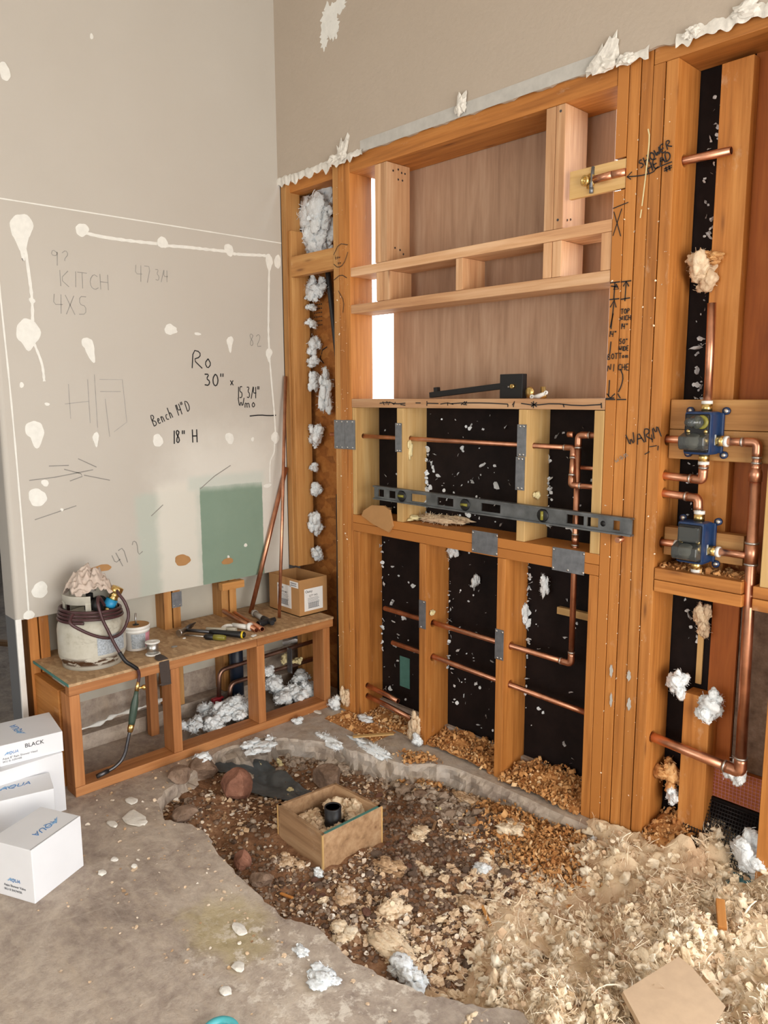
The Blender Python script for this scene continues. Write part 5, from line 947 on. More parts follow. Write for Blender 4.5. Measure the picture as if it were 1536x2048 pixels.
# ------------------------------------------------------------------ plumbing and loose fill under the bench
MB().tube([(.03, -.355, .02), (.03, -.355, .40)], .034, 22).lathe([(.036, 0), (.041, 0), (.041, .05), (.036, .05)], (.03, -.355, .33), (0, 0, 1), 22).build('drain_stack', M['abs_blue'], None, 'dark blue drain pipe standing under the bench', 'pipe')
pipe_run([(.06, -.478, .085), (.06, -.470, .222), (.06, -.02, .235), (.06, .10, .238)], .011, 'tarnished pipe under the bench, higher of the two bends', .04, fit=False, name='tarnished_pipe')
pipe_run([(.085, -.435, .075), (.085, -.425, .152), (.085, -.02, .150), (.085, .10, .15)], .011, 'tarnished pipe under the bench, lower of the two bends', .035, fit=False, name='tarnished_pipe')
for p in [o for o in COL.objects if o.name.startswith('tarnished_pipe')]:
    for ch in p.children:
        ch.data.materials.clear(); ch.data.materials.append(M['copper_old'])
for (x, y, z, m, lb) in ((.062, -.482, .075, 'red', 'red stop valve handle under the bench'), (.09, -.440, .07, 'abs_blue', 'blue stop valve handle under the bench')):
    MB().bx(x-.012, x+.012, y-.035, y+.025, z-.022, z+.018, .006).build('stop_valve', M[m], None, lb, 'valve')
nail_plate(.10, .14, .13, .262, -.095, 'dark nail plate set upright amid foam under the bench', [(.2, .95), (.8, .05)])
for i, (x, y, z, r) in enumerate(((.07, -.08, .19, .04), (.14, -.06, .19, .035))):
    o = clump('foam_blob', (x, y, z), (r, r*.8, r*.7), ('yellow expanding foam blob on the wall side of the nail plate' if i == 0 else 'yellow expanding foam blob on the room side of the nail plate'), 'foam', 'foam', seed=70+i, spikes=0, sub=3)
MB().tube([(-.02, -.72, .20), (.0, -.68, .20)], .035, 20, hollow=.85).build('plastic_ring', M['white'], None, 'white pipe cap on the ledge behind the bench', 'cap')
gl = MB().tube(spline([(-.0, -1.19, .11), (.02, -1.05, .12), (.01, -.98, .13), (.02, -.85, .135), (.0, -.7, .14)], 6), [.008+.005*math.sin(i*1.3) for i in range(25)], 8); gl.build('glue_bead', M['filler'], None, 'white glue smear along the ledge behind the bench', 'glue')
GI = 'white insulation tufts under the bench'
for i, (x, y, z, r, tn) in enumerate(((.16, -.69, .045, .05, .35), (.22, -.60, .035, .045, .75), (.17, -.52, .05, .055, .8), (.15, -.45, .075, .055, .75), (.20, -.42, .05, .06, .8), (.10, -.55, .04, .06, .3), (.10, -.22, .17, .035, .75), (.13, -.21, .11, .045, .75), (.16, -.14, .05, .06, .75), (.12, -.02, .08, .05, .65), (.20, -.05, .05, .055, .8), (.06, -.15, .06, .05, .3), (.23, -.13, .045, .04, .8), (.24, -.47, .05, .035, .85), (.20, -.2, .045, .045, .6))):
    clump('insulation_tuft', (x, y, z), (r, r*1.1, r*.8), 'fluffy white insulation tuft among the pipes under the bench', 'fluff_white', group=GI, seed=i, tone=tn, sub=4, spikes=70)
# ------------------------------------------------------------------ pit, debris and loose insulation
gz = lambda x, y: float(ground(x, y)[0])
db = thing('drain_box', (1.147, -.687, -.09), 'square wooden form box standing in the dirt around a black drain stub', 'box')
cs = [(1.012, -.815), (1.282, -.822), (1.284, -.548), (1.036, -.560)]
for i in range(4):
    a = Vector((*cs[i], -.10)); b = Vector((*cs[(i+1) % 4], -.10)); d = b-a; inn = Vector((-d.y, d.x, 0)).normalized()
    q = MB(frame(a, d, inn)).bx(0, d.length, 0, .013, 0, .152, .001).build('side_board', M['wood_dirty'], db); grain(q, 0)
    MB(frame(a, d, inn)).bx(.001, d.length-.001, .001, .012, .1521, .1535).build('top_edge', M['ply_edge'] if i == 1 else M['wood_dirty'], db)
    MB(frame(a, d, inn)).bx(-.003, .004, -.0012, .004, .005, .151).build('corner_edge', M['wood_pale'], db)
    if i != 1: grain(db.children[-2], 0)
    grain(db.children[-1], 2)
ds = MB().tube([(1.165, -.680, -.09), (1.165, -.680, .052)], .031, 28).lathe([(0, 0), (.026, .0), (.026, .003), (.031, .003), (.032, 0)], (1.165, -.680, .052), seg=28).build('drain_stub', M['abs'], None, 'black capped drain stub inside the square wooden form box', 'pipe')
for i, (x, y, r) in enumerate(((1.10, -.62, .055), (1.17, -.60, .05), (1.22, -.62, .045), (1.09, -.71, .045), (1.22, -.70, .04), (1.14, -.75, .05), (1.07, -.77, .04), (1.225, -.77, .045))):
    clump('insulation_tuft', (x, y, -.02+.02*(y > -.65)), (r, r, r*.85), 'dingy insulation tuft stuffed inside the square wooden form box', 'fluff', group='insulation tufts in the form box', seed=100+i, tone=.45, sub=4, spikes=40)
# stones
def stone(name, x, y, r, mat, label, cat='rock', seed=0, sq=.8, up_=.5, group=None):
    v, f_ = ICO[4]; rr = np.random.RandomState(seed); V = v.copy()
    for k in range(9):                                                              # facets knocked off
        u = rr.normal(size=3); u /= np.linalg.norm(u); dd = V@u; lim = rr.uniform(.62, .85); V = V-np.outer(np.maximum(0, dd-lim), u)
    V = V*(1+.06*fbm(v*2.5+seed, seed, 4))[:, None]*np.array(r); V[:, 2] *= 1; z = gz(x, y)+r[2]*up_
    o = soup(name, V+np.array([x, y, z]), f_, None, M[mat]); return tag(o, label, cat, group)
stone('rock', .665, -.775, (.072, .070, .075), 'rock', 'large angular reddish rock at the edge of the wet hollow', seed=3, up_=.7); stone('rock', .83, -.425, (.078, .062, .06), 'rock_grey', 'broad grey brown rock half buried behind the form box', seed=5, up_=.55)
stone('rock', .70, -1.02, (.045, .055, .03), 'rock_grey', 'flat grey stone lying against the slab edge, nearest the bench', seed=7); stone('rock', 1.075, -1.01, (.035, .028, .04), 'rock', 'pinkish pointed stone against the slab edge, midway along', seed=9); stone('rock', 1.20, -1.02, (.045, .035, .025), 'rock_grey', 'flat pale stone against the slab edge beyond the pinkish one', seed=11)
stone('rock', .46, -.80, (.055, .07, .05), 'rock_grey', 'pale concrete lump by the bench foot at the hollow', seed=13, up_=.9); stone('rock', .50, -.93, (.05, .05, .035), 'rock_grey', 'small concrete lump below the slab lip by the bench', seed=14)
st0 = []
for k in range(8):
    o = stone('stone', 1.0, -.6, (1, 1, .7), 'rock' if k % 3 == 0 else 'rock_grey', 'small rounded stone lying loose in the dirt pit', 'stone', 30+k, group='small stones in the dirt pit'); st0.append(o)
used = [False]*8; cnt = 0
while cnt < 110:
    x, y = RS.uniform(.6, 1.95), RS.uniform(-1.08, -.12)
    w_ = math.exp(-((x-1.40)/.34)**2-((y+.52)/.34)**2)+.35*math.exp(-((x-.62)/.15)**2-((y+1.0)/.1)**2)
    if RS.uniform() > w_ or not inside(np.array([x]), np.array([y]))[0] or (.985 < x < 1.31 and -.85 < y < -.52): continue
    k = cnt % 8; o = st0[k]
    if used[k]: o = o.copy(); COL.objects.link(o)
    used[k] = True; r = RS.uniform(.008, .017)*(1 if RS.uniform() < .85 else 1.5); o.scale = (r, r*RS.uniform(.7, 1), r*.8); o.rotation_euler = (0, 0, RS.uniform(0, 6.28)); o.location = (x, y, gz(x, y)-r*.28); cnt += 1
def sample(n, dens, x0, x1, y0, y1):
    out = []
    while len(out) < n:
        x = RS.uniform(x0, x1, 4000); y = RS.uniform(y0, y1, 4000); k = RS.uniform(0, 1, 4000) < dens(x, y); out += list(zip(x[k], y[k]))
    return np.array(out[:n])
notbox = lambda x, y: ~((x > .995) & (x < 1.30) & (y > -.84) & (y < -.53))
def lay(name, protos, xy, s, mat, label, cat, tone, flat=None, lift=.3, R_=None, zadd=0.0, smooth=False):
    n = len(xy); sc_ = s if s.ndim == 2 else np.stack([s]*3, 1); pos = np.stack([xy[:, 0], xy[:, 1], ground(xy[:, 0], xy[:, 1])+sc_[:, 2]*lift+zadd], 1)
    V, Fq, tn = scatter(protos, pos, sc_, rot_rand(n) if R_ is None else R_, np.clip(tone, 0, 1)); o = soup(name, V, Fq, tn, M[mat], smooth=smooth); return tag(o, label, cat, None, 'stuff')
g_d = lambda x, y: inside(x, y)*notbox(x, y)*np.clip(np.exp(-((x-1.42)/.40)**2-((y+.52)/.36)**2)+.5*np.exp(-((x-.66)/.12)**2-((y+1.0)/.09)**2)+.45*np.exp(-((y+.95-.12*(x-1.5))/.09)**2)*(x > 1.0)+.08, 0, 1)
n = 4200; xy = sample(n, g_d, .42, 2.15, -1.1, -.07); s = np.minimum(np.exp(RS.normal(-5.1, .42, n)), .013); lay('gravel', LUMP1, xy, np.stack([s, s*RS.uniform(.7, 1, n), s*RS.uniform(.5, .8, n)], 1), 'gravel', 'loose brown gravel spread through the dirt pit', 'gravel', RS.normal(.42, .25, n), R_=rot_z(n, .3), lift=.25)
f_d = lambda x, y: inside(x, y)*notbox(x, y)*np.clip(.25+.9*np.exp(-((x-1.65)/.45)**2-((y+.45)/.4)**2), 0, 1)*(vnoise(np.stack([x*7, y*7, x*0], 1), 77) > -.25)
n = 5600; xy = sample(n, f_d, .42, 2.3, -1.1, -.07); s = np.minimum(np.exp(RS.normal(-5.35, .5, n)), .011); lay('debris_flakes', FLAKES, xy, s, 'flake', 'mixed pale paper and insulation flakes scattered over the dirt', 'debris', RS.beta(2.1, 1.2, n), R_=rot_z(n, .6), lift=.3, zadd=.002)
n = 260; xy = sample(n, lambda x, y: (~inside(x, y))*np.exp(-((x-1.0)/.9)**2-((y+1.0)/.45)**2)*(x > .3), .3, 2.2, -1.7, .1); s = np.exp(RS.normal(-5.6, .4, n)); lay('floor_crumbs', FLAKES, xy, s, 'flake', 'fine pale crumbs strewn on the bare concrete', 'debris', RS.normal(.75, .15, n), R_=rot_z(n, .3), lift=.3, zadd=.001)
rub_d = lambda x, y: np.exp(-((np.hypot((x-1.15)/1.0, (y+.55)/.42)-.80)/.13)**2)*(y > -.62+.25*(x < .5))*(x < 1.5)*inside(x, y)
n = 420; xy = sample(n, rub_d, .38, 1.5, -.95, -.05); s = np.exp(RS.normal(-4.55, .4, n)); lay('concrete_rubble', LUMP2, xy, np.stack([s, s*RS.uniform(.6, 1, n), s*RS.uniform(.5, .8, n)], 1), 'gravel', 'broken grey rubble below the far slab edge', 'rubble', RS.normal(.85, .2, n), R_=rot_z(n, .4), lift=.3)
# wood shavings: banks in the stud bays and along the curb
def bank(name, n, box, hgt, label, mat='shaving', s0=.0085, dens=None, zb=0.0, tone=.5):
    x0, x1, y0, y1 = box; xy = sample(n, dens or (lambda x, y: np.ones(len(x))), x0, x1, y0, y1); x, y = xy.T; u = (x-(x0+x1)/2)/((x1-x0)/2); v = (y-(y0+y1)/2)/((y1-y0)/2)
    hh = hgt*np.clip(1-.5*u*u, 0, 1)*np.clip(.35+.65*(v+1)/2, 0, 1)*(1+.3*vnoise(np.stack([x*20, y*20, x*0], 1), 5)); g = ground(x, y) if zb is None else np.full(n, zb)
    pos = np.stack([x, y, g+hh*RS.uniform(.55, 1.05, n)], 1); s = s0*np.exp(RS.normal(0, .35, n)); V, Fq, tn = scatter(CURLS, pos, np.stack([s]*3, 1), rot_rand(n), np.clip(RS.normal(tone, .22, n), 0, 1))
    o = soup(name, V, Fq, tn, M[mat]); tag(o, label, 'shavings', None, 'stuff')
    X, Y = np.meshgrid(np.linspace(x0, x1, 40), np.linspace(y0, y1, 24)); x, y = X.ravel(), Y.ravel(); u = (x-(x0+x1)/2)/((x1-x0)/2); v = (y-(y0+y1)/2)/((y1-y0)/2)
    hh = .8*hgt*np.clip(1-.5*u*u, 0, 1)*np.clip(.35+.65*(v+1)/2, 0, 1)*(1+.35*vnoise(np.stack([x*40, y*40, x*0], 1), 6))-.004; g = ground(x, y) if zb is None else zb
    if zb is not None:
        I, J = np.meshgrid(np.arange(39), np.arange(23)); a = (J*40+I).ravel(); V2 = np.stack([x, y, np.maximum(g+hh, g+.0005)], 1); q = soup('shavings_heap', V2, np.stack([a, a+1, a+41, a+40], 1), np.clip(.35+.3*vnoise(V2*60, 4), 0, 1), M[mat], smooth=True); q.parent = o; q.location = Vector(q.location)-Vector(o.location)
bank('wood_shavings', 900, (.985, 1.36, .004, .128), .075, 'wood shavings banked in the dark bay between the two orange studs'); bank('wood_shavings', 1500, (1.405, 1.764, -.02, .128), .085, 'deep wood shavings banked in the bay beside the wide post')
bank('wood_shavings', 420, (.555, .94, .01, .125), .03, 'thin pale shavings on the curb below the open copper ends', tone=.75); bank('wood_shavings', 700, (2.005, 2.18, -.02, .14), .12, 'wood shavings heaped at the foot of the wide post in the valve bay', tone=.6)
bank('wood_shavings', 160, (2.01, 2.28, .02, .12), .012, 'wood shavings on the ledge under the bottom blue valve', zb=.9685, tone=.4)
bank('wood_shavings', 2600, (1.38, 2.12, -.42, -.05), .03, 'wood shavings spilled over the dirt along the curb', dens=lambda x, y: np.exp(-((x-1.80)/.2)**2-((y+.20)/.10)**2)+.6*np.exp(-((x-1.50)/.14)**2-((y+.11)/.04)**2), zb=None)
bank('wood_shavings', 420, (.86, 1.22, -.24, -.07), .02, 'yellow shavings near the broken slab corner', dens=lambda x, y: np.exp(-((x-1.08)/.07)**2-((y+.14)/.05)**2), zb=None, tone=.6)
bank('wood_shavings', 260, (.45, .80, -.14, .0), .004, 'thin shavings dusted on the concrete corner by the narrow post', zb=0.0, tone=.6)
# insulation pile
def pile_z(x, y):
    P = np.stack([x, y, np.zeros_like(x)], 1); g = np.where((y > -.05), 0.0, -.08); edge = sstep(-.10, -.02, y); g = -.08*(1-edge)
    return g+pile_h(x, y)*(.105-.04*edge+.034*fbm(P*6, 41, 3)+.020*fbm(P*20, 43, 4, .6))-.012
V2, F2 = grid_mesh('p', np.arange(1.75, 3.0, .009), np.arange(-1.3, .16, .009), pile_z, None, lambda c: (pile_h(c[:, 0], c[:, 1]) > .05) & (c[:, 2] > dirt_z(c[:, 0], c[:, 1])-.01) & ~((c[:, 1] > .0) & (c[:, 0] < 2.20)))
pb = soup('insulation_pile', V2, F2, np.clip(.5+.35*fbm(V2*9, 51, 3), 0, 1), M['fluff'], smooth=True); tag(pb, 'broad heap of loose cream insulation spread over the pit end and curb', 'insulation', None, 'stuff')
pd = lambda x, y: pile_h(x, y)*(~((y > -.03) & (x < 2.19)))*(.35+.65*(vnoise(np.stack([x*6, y*6, x*0], 1), 91) > -.3))
n = 1500; xy = sample(n, pd, 1.8, 2.75, -1.25, .2); s = np.minimum(.0105*np.exp(RS.normal(0, .4, n)), .017); pos = np.stack([xy[:, 0], xy[:, 1], pile_z(xy[:, 0], xy[:, 1])+s*.35], 1)
V, Fq, tn = scatter(LUMP3, pos, np.stack([s*RS.uniform(.8, 1.6, n), s*RS.uniform(.7, 1.2, n), s*RS.uniform(.5, .9, n)], 1), rot_rand(n), np.clip(RS.normal(.66, .2, n), 0, 1)); q = soup('loose_tufts', V, Fq, tn, M['fluff'], pb, smooth=True); q['kind'] = 'stuff'
n = 3600; xy = sample(n, pd, 1.75, 2.75, -1.25, .22); s = .0058*np.exp(RS.normal(0, .4, n)); pos = np.stack([xy[:, 0], xy[:, 1], pile_z(xy[:, 0], xy[:, 1])+RS.uniform(.0, .028, n)], 1)
V, Fq, tn = scatter(FLAKES, pos, np.stack([s]*3, 1), rot_rand(n), np.clip(RS.normal(.6, .25, n), 0, 1)); q = soup('torn_wisps', V, Fq, tn, M['fluff'], pb); q['kind'] = 'stuff'
n = 15000; xy = sample(n, pd, 1.75, 2.75, -1.25, .22); s = .024*np.exp(RS.normal(0, .4, n)); pos = np.stack([xy[:, 0], xy[:, 1], pile_z(xy[:, 0], xy[:, 1])+RS.uniform(-.002, .022, n)], 1)
V, Fq, tn = scatter(FIBERS, pos, np.stack([s]*3, 1), rot_rand(n), np.clip(RS.normal(.7, .2, n), 0, 1)); q = soup('loose_fibres', V, Fq, tn, M['fluff'], pb); q['kind'] = 'stuff'
n = 900; xy = sample(n, lambda x, y: inside(x, y)*np.exp(-((x-1.85)/.22)**2-((y+.42)/.3)**2)+.6*inside(x, y)*np.exp(-((x-1.85)/.25)**2-((y+.9)/.08)**2), 1.3, 2.3, -1.05, -.06); s = np.minimum(.0085*np.exp(RS.normal(0, .45, n)), .014); lay('insulation_bits', LUMP3, xy, np.stack([s*1.3, s, s*.6], 1), 'fluff', 'small dingy insulation bits strewn between gravel and heap', 'insulation', RS.normal(.5, .25, n), R_=rot_z(n, .4), lift=.4)
# single tufts that stand out
for i, (x, y, r, m, lb) in enumerate(((1.822, -.955, (.060, .045, .028), 'fluff_white', 'bright bluish white tuft at the slab edge'), (1.285, -.845, (.026, .02, .012), 'fluff_white', 'flat white scrap leaning on the corner of the form box'), (1.435, -.652, (.055, .04, .025), 'fluff', 'pale wad beside the form box on the room side'), (1.62, -.20, (.055, .045, .03), 'fluff', 'large cream wad amid shavings near the curb'),
        (1.735, -1.19, (.05, .04, .012), 'fluff_white', 'white flaky patch on the concrete near the pit'), (1.62, -1.17, (.03, .02, .01), 'fluff_white', 'thin white streaky scrap on the concrete'), (1.45, -.86, (.045, .035, .02), 'fluff', 'brownish half white wad in front of the form box'), (1.60, -.80, (.04, .05, .045), 'fluff', 'upright torn wad in mid pit'), (1.76, -.60, (.04, .035, .025), 'fluff', 'pinkish wad in the middle of the gravel'),
        (1.50, -.55, (.035, .03, .02), 'fluff', 'pale wad right of the drain stub'), (1.66, -.43, (.04, .03, .02), 'fluff_white', 'white tuft in the shavings toward the wide post'), (1.88, -.10, (.022, .02, .03), 'fluff_white', 'small white tuft against the concrete curb'), (1.17, -.82-.06, (.055, .035, .018), 'fluff', 'flat pinkish wad at the near side of the form box'), (1.70, -.92, (.09, .05, .016), 'fluff', 'long tan mat of insulation near the slab edge'),
        (1.95, -.95, (.10, .06, .02), 'fluff', 'long tan mat at the pit end by the slab'), (1.58, -.98, (.05, .04, .02), 'fluff', 'tan flake wad at the jagged slab edge'), (2.10, -.80, (.06, .05, .04), 'fluff', 'bulky cream tuft at the rim of the big heap'), (1.35, -.42, (.05, .04, .02), 'fluff', 'pale wad between the form box and the curb'), (1.33, -.13, (.06, .035, .02), 'fluff', 'pinkish wad beneath the curb between the orange studs'))):
    r = (r[0]*1.1, r[1]*1.1, r[2]*.75) if m == 'fluff' else r; clump('insulation_tuft', (x, y, gz(x, y)+r[2]*.5), r, lb, m if m == 'fluff_white' or i % 2 else 'flake', seed=200+i, tone=.7 if m == 'fluff_white' else .50+.15*(i % 3 == 0), sub=4, spikes=50)
for i, (x, y, z, r, m, lb) in enumerate(((.40, -.03, .03, (.045, .04, .035), 'fluff_white', 'white tuft at the foot of the narrow post by the bench end'), (.45, -.015, .07, (.025, .025, .06), 'fluff', 'wispy tuft climbing the narrow post foot'), (.925, -.012, .07, (.03, .025, .075), 'fluff', 'tall dusty tuft clinging to the orange stud foot over the open copper ends'), (.96, -.03, .03, (.03, .02, .03), 'fluff_white', 'white tuft at the foot of the first orange stud'),
        (.60, -.02, .015, (.05, .03, .012), 'fluff_white', 'flat white tuft on the concrete corner by the shavings'), (.84, -.20, .005, (.14, .03, .018), 'fluff_white', 'frosty white litter along the broken slab corner'), (.66, -.27, .0, (.10, .03, .02), 'fluff_white', 'bluish litter along the slab lip over the wet hollow'), (.47, -.52, -.0, (.06, .08, .022), 'fluff_white', 'bluish litter on the slab lip beside the bench'), (.43, -.79, .015, (.035, .04, .02), 'fluff_white', 'white litter beside the bench rail at the pit edge'), (.40, -.26, .012, (.03, .025, .014), 'fluff_white', 'small white scrap in front of the bench rail'),
        (.855, .06, 1.0, (.04, .04, .02), 'foam', 'yellow foam nub at the foot of the foamed pale stud'), (1.02, .10, 1.0, (.15, .04, .022), 'fluff', 'low dirty fluff along the middle plate behind the level'), (.60, .08, .995, (.05, .05, .02), 'fluff', 'dirty fluff on the middle plate at the narrow post'), (.845, .045, 1.30, (.012, .02, .05), 'foam', 'yellow foam run hanging at the pipe hole of the foamed pale stud'), (1.50, .06, 1.155, (.012, .02, .02), 'foam', 'yellow foam dab on the two plate stud'),
        (.985, .04, .60, (.014, .02, .02), 'foam', 'yellow foam dab by a nail plate on the orange stud'), (1.352, .035, .575, (.015, .02, .015), 'foam', 'cream foam dab left of the elbow on the orange stud'), (2.06, .09, 1.90, (.050, .045, .06), 'fluff', 'cream tuft wedged high between the wide post and the flat stud'), (2.075, .09, 1.935, (.05, .04, .025), 'shaving', 'tan shavings wad on top of the wedged cream tuft'), (2.07, .075, .575, (.035, .035, .05), 'fluff_white', 'white tuft at the pipe side of the short broad stud top'),
        (2.185, .065, .53, (.045, .035, .05), 'fluff_white', 'white tuft hanging off the far side of the short broad stud top'), (2.055, .095, .235, (.045, .04, .055), 'shaving', 'tan shavings wad stuck low between post and short stud'), (2.07, .09, .165, (.025, .03, .035), 'fluff_white', 'white wisp beneath the tan wad low in the valve bay'), (2.285, .05, .345, (.035, .03, .04), 'fluff_white', 'white tuft behind the low elbow of the thick riser'), (2.35, .03, .10, (.07, .05, .07), 'fluff_white', 'big white tuft above the blue trough at the curb end'),
        (2.12, .12, .80, (.03, .02, .06), 'fluff', 'dirty wisp beside the upright lath scrap'), (1.145, .135, .755, (.02, .012, .035), 'fluff_white', 'white wisp on the felt between the two orange studs'), (1.02, .13, .86, (.03, .015, .035), 'fluff_white', 'white wisp under the middle plate near the first orange stud'), (.93, .12, .80, (.02, .02, .06), 'fluff', 'dirty wisp beside the first orange stud under the plate'), (1.50, .12, .80, (.02, .015, .05), 'fluff_white', 'white wisp beside the second orange stud, high'), (1.405, .13, .66, (.012, .02, .05), 'fluff_white', 'white wisp beside the second orange stud, low'))):
    o = clump('insulation_tuft' if m != 'foam' else 'foam_dab', (x, y, z), r, lb, m, 'insulation' if m != 'foam' else 'foam', seed=300+i, tone=.72 if m == 'fluff_white' else .5, sub=4, spikes=0 if m == 'foam' else 55)
for i, (x, z, rx, rz, lb) in enumerate(((.16, 2.40, .15, .15, 'large bluish white insulation wad at the top of the corner bay'), (.15, 2.27, .11, .10, 'white insulation wad resting over the flat corner block'), (.135, 2.035, .07, .065, 'white insulation wad hanging under the flat corner block'), (.100, 1.963, .02, .022, 'small tuft in the column below the flat corner block, topmost'), (.098, 1.885, .018, .025, 'small tuft in the corner column under the topmost one'), (.105, 1.78, .036, .05, 'fat tuft in the corner column level with the pen figures'), (.10, 1.70, .028, .028, 'tuft just beneath the fat one in the corner column'), (.20, 1.56, .042, .10, 'long white wad beside the narrow post at shelf height'), (.10, 1.60, .022, .05, 'dusty tuft in the corner column beside the long wad'), (.115, 1.33, .045, .065, 'white wad beside the nail plates in the corner bay'), (.09, 1.165, .022, .025, 'small tuft below the wad level with the nail plates'), (.105, 1.05, .026, .035, 'small white tuft in the corner bay above the two lowest'), (.105, .88, .042, .06, 'round white tuft above the carton, higher one'), (.105, .72, .034, .04, 'round white tuft just above the carton, lower one'))):
    clump('insulation_tuft', (x, .105, z), (rx, .035, rz), lb, 'fluff_white', seed=400+i, tone=.62, sub=4, spikes=70)
for i, (x, y, r, lb) in enumerate(((.455, -.52, .022, 'yellow foam scrap in the wet hollow nearest the bench'), (.51, -.45, .028, 'larger yellow foam scrap in the wet hollow'), (.715, -.54, .022, 'yellow foam scrap on the dark plastic sheet'), (1.03, -.225, .022, 'curled cream foam scrap beyond the form box'), (1.79, -.235, .024, 'cream foam scrap in the shavings near the wide post'), (1.30, -.25, .02, 'yellow foam scrap in front of the curb'))):
    clump('foam_scrap', (x, y, gz(x, y)+r*.5), (r, r*.8, r*.6), lb, 'foam', 'foam', seed=500+i, sub=3, spikes=0)
n = 620; px = RS.choice([.86, .90, 1.10, 1.23, 1.05, .92, .62, 1.11, 1.22, .68, 1.60, 1.44, .84, .99, 1.40, 1.62, 2.08], n)+RS.normal(0, .055, n); pz = RS.uniform(.08, 1.46, n); k = (px > .56) & (px < 1.76) & (np.abs(px-.823) > .03); k &= RS.uniform(0, 1, n) < np.where(pz > 1.0, np.where(pz < 1.22, .95, .35), .55); px, pz = px[k], pz[k]; n = len(px)
s = .0052*np.exp(RS.normal(0, .55, n)); V, Fq, tn = scatter(FLAKES, np.stack([px, np.full(n, .146), pz], 1), np.stack([s]*3, 1), rot_rand(n), np.clip(RS.normal(.6, .2, n), 0, 1)); tag(soup('insulation_flecks', V, Fq, tn, M['fluff_white']), 'white insulation flecks clinging to the black felt', 'insulation', None, 'stuff')
n = 170; px = RS.uniform(2.03, 2.10, n); pz = RS.uniform(.7, 2.45, n); s = .0055*np.exp(RS.normal(0, .5, n)); V, Fq, tn = scatter(FLAKES, np.stack([px, np.full(n, .150), pz], 1), np.stack([s]*3, 1), rot_rand(n), np.clip(RS.normal(.6, .2, n), 0, 1)); tag(soup('insulation_flecks', V, Fq, tn, M['fluff_white']), 'white flecks on the narrow felt strip beside the wide post', 'insulation', None, 'stuff')
n = 300; ex = RS.choice([.555, .845, .984, 1.405, 1.49], n); pz = np.where(RS.uniform(0, 1, n) < .5, RS.uniform(.3, .88, n), RS.uniform(1.0, 1.3, n)); k = ~(((ex == .845) | (ex == 1.49)) & (pz < .95)) & ~(((ex == .984) | (ex == 1.405) | (ex == .555)) & (pz > .95)); ex, pz = ex[k], pz[k]; n = len(ex); s = .0065*np.exp(RS.normal(0, .5, n)); V, Fq, tn = scatter(FLAKES, np.stack([ex+RS.normal(.003, .006, n), np.full(n, .143), pz], 1), np.stack([s]*3, 1), rot_rand(n), np.clip(RS.normal(.62, .2, n), 0, 1)); tag(soup('insulation_flecks', V, Fq, tn, M['fluff_white']), 'white fibres along the back edges of the studs', 'insulation', None, 'stuff')
# plaster chips on the concrete
for i, (x, y, rx, ry, lb) in enumerate(((.637, -1.273, .032, .014, 'narrow white plaster chip beside the front white carton'), (.66, -1.20, .06, .035, 'broad flat plaster chip on the concrete by the bench corner'), (.53, -1.15, .03, .02, 'white plaster crumb heap by the bench leg'), (.70, -1.19, .02, .02, 'rounded plaster chip at the point of the broad one'), (.847, -1.36, .014, .01, 'little round chip in front of the white carton'), (.93, -1.33, .015, .009, 'oblong white chip out on the open concrete'), (.89, -1.42, .018, .013, 'white chip near the bottom corner of the front carton'), (1.425, -1.245, .03, .018, 'flat tan chip beside the yellow powder stain'), (1.60, -1.40, .02, .014, 'white chip out past the yellow powder stain'), (.37, -.12, .03, .014, 'grey white chip before the bench near the narrow post'), (1.55, -1.33, .022, .016, 'pale chip between the stain and the white flaky patch'))):
    v, f_ = lump(2, 80+i, .25, 1.3, .08); V = v*np.array([rx, ry, .005])+np.array([x, y, .004]); tag(soup('plaster_chip', V, f_, np.full(len(V), .8), M['gypsum']), lb, 'chip')
# other loose items
board('wood_strip', 0, .185, 0, .022, 0, .006, 'wood_pale', 'pale thin wood strip on the broken slab corner', 'stick', axis=0); o = [q for q in COL.objects if q.name.startswith('wood_strip')][-1]; o.location = (.785, -.13, .022); o.rotation_euler = (0, 0, .97)
for (x, y, L, a, m, lb) in ((1.47, -1.095, .07, .5, 'wood_pale', 'small pale splinter at the jagged slab edge'), (1.83, -.62, .10, -.6, 'wood_mid', 'thin tan splinter lying in the dirt near the heap'), (1.37, -.36, .06, -1.0, 'wood_dirty', 'grey splinter behind the form box'), (1.30, -.99, .05, .3, 'wood_old', 'small orange splinter tucked under the slab edge')):
    o = board('splinter', -L/2, L/2, -.005, .005, 0, .006, m, lb, 'splinter', axis=0); o.location = (x, y, max(gz(x, y), -.09)+.008); o.rotation_euler = (0, 0, a)
o = board('wood_block', -.012, .012, -.045, .045, 0, .02, 'wood_old', 'orange offcut leaning in the insulation near the blue trough', 'offcut', axis=1); o.location = (2.385, -.25, .045); o.rotation_euler = (.35, 0, .5)
m = MB(); m.prism([(2.345, -.735), (2.385, -.52), (2.43, -.535), (2.54, -.60), (2.55, -.76), (2.43, -.80)], (0, 0, .060), (1, 0, 0), (0, 1, 0), (.004, 0, .012)); m.build('wallboard_scrap', plain('tan wallboard scrap', lin(190, 162, 132), .85, var=.06), None, 'flat tan wallboard scrap lying on the insulation heap', 'scrap')
m = MB(); m.prism([(0, 0), (.36, 0), (.36, .075), (.12, .085), (.0, .05)], (2.31, -.035, .012), (.98, -.12, .02), (.1, .93, .25), (0, 0, .006)); m.build('blue_trough', plain('dusty blue plastic', (.06, .20, .26, 1), .6, var=.3, sc=20), None, 'dusty blue plastic pan edge half covered at the curb end', 'pan')
board('blocking', 2.15, 2.60, .145, .165, .185, .30, 'ply_orange', 'reddish board low behind the netting at the curb end', 'board', axis=0)
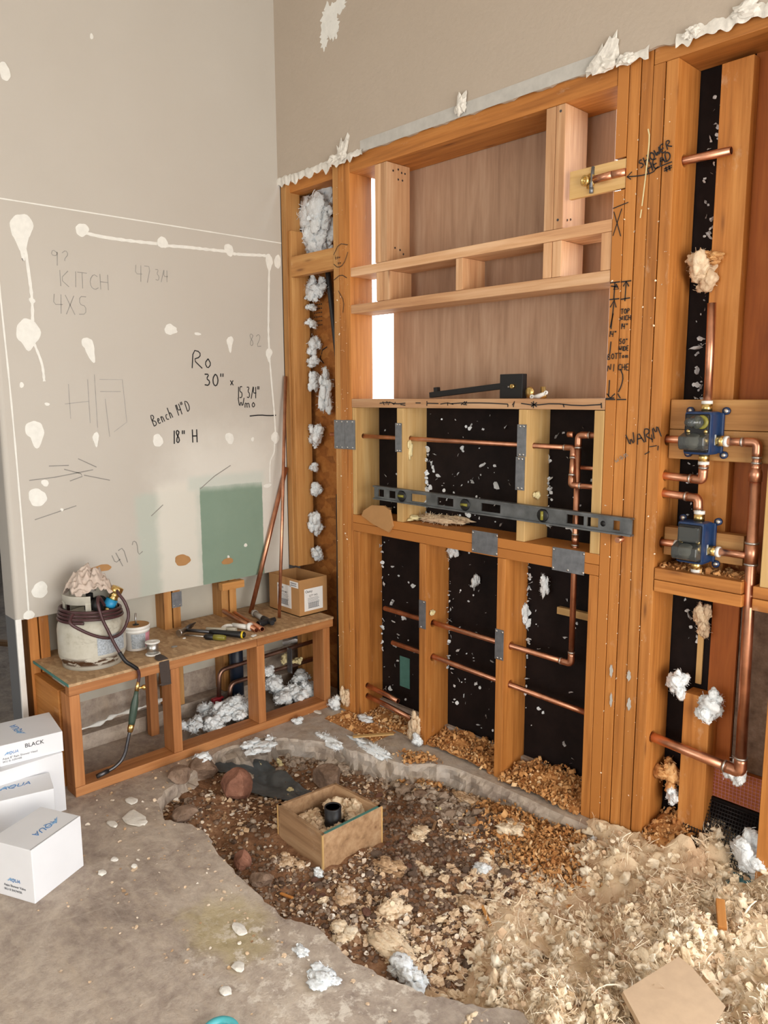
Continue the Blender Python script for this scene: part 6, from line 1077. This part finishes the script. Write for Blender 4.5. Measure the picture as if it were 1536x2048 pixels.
nt = MB(); [nt.bx(2.15+.012*i, 2.151+.012*i, .1425, .1435, .19, .30) for i in range(30)]; [nt.bx(2.15, 2.5, .1422, .1432, .19+.012*i, .191+.012*i) for i in range(10)]; nt.build('plastic_netting', M['pink_label'], None, 'fine pink netting stretched over the reddish low board', 'netting')
wm = MB(); [wm.tube([(2.11+.0095*i, .13, .175), (2.12+.0095*i, .045, .02)], .0016, 5) for i in range(25)]; [wm.tube([(2.11+.0007*i, .13-.0057*i, .175-.0103*i), (2.345+.0007*i, .13-.0057*i, .175-.0103*i)], .0016, 5) for i in range(16)]; wm.build('wire_mesh', M['abs'], None, 'black wire mesh panel slanting at the curb end', 'mesh')
MB().bx(2.09, 2.62, .138, .148, .0, .184).build('felt_and_void_sheet', M['felt'], None, 'black sheet added as the dark void behind the wire mesh', 'felt')  # dark sheet added for the shade of the void, in felt colours
tr = MB().lathe([(.030, 0), (.044, 0), (.046, .002), (.046, .020), (.044, .022), (.030, .022), (.030, 0)], (1.716, -1.488, .0005), seg=40); tr.build('tape_roll', M['teal'], None, 'teal tape roll lying on the concrete', 'tape')
n = 40; X, Y = np.meshgrid(np.linspace(-1, 1, n), np.linspace(-1, 1, n)); x, y = X.ravel(), Y.ravel(); wx = .60+.20*x+.02*vnoise(np.stack([x*2, y*2, x*0], 1), 3); wy = -.585+.085*y*(1.1-.5*x)+.03*x+.02*vnoise(np.stack([x*2, y*2, x*0+5], 1), 3)
I, J = np.meshgrid(np.arange(n-1), np.arange(n-1)); a = (J*n+I).ravel(); V = np.stack([wx, wy, dirt_z(wx, wy)+.012+.006*vnoise(np.stack([x*4, y*4, x*0], 1), 8)+.03*np.clip(-x-.5, 0, 1)], 1)
sh = soup('plastic_sheet', V, np.stack([a, a+1, a+n+1, a+n], 1), None, plain('dusty dark plastic', (.085, .095, .10, 1), .35, var=.35, sc=14), smooth=True); tag(sh, 'dusty dark plastic sheet lying in the wet hollow', 'plastic sheet')
# the hallway beyond the doorway
for (x, y, r, lb) in ((-2.9, -.30, .16, 'pale rubble heap on the hall floor beyond the doorway, farther'), (-2.1, -.58, .10, 'pale rubble heap on the hall floor beyond the doorway, nearer')): clump('rubble_heap', (x, y, .01), (r*1.6, r, .03), lb, 'flake', 'rubble', seed=int(-x*100), tone=.75, sub=4, spikes=80)
o = board('wood_block', -.25, .25, -.02, .02, 0, .03, 'wood_dirty', 'dusty stick on the hall floor beyond the doorway', 'stick', axis=0); o.location = (-1.75, -.85, .0); o.rotation_euler = (0, 0, .6)
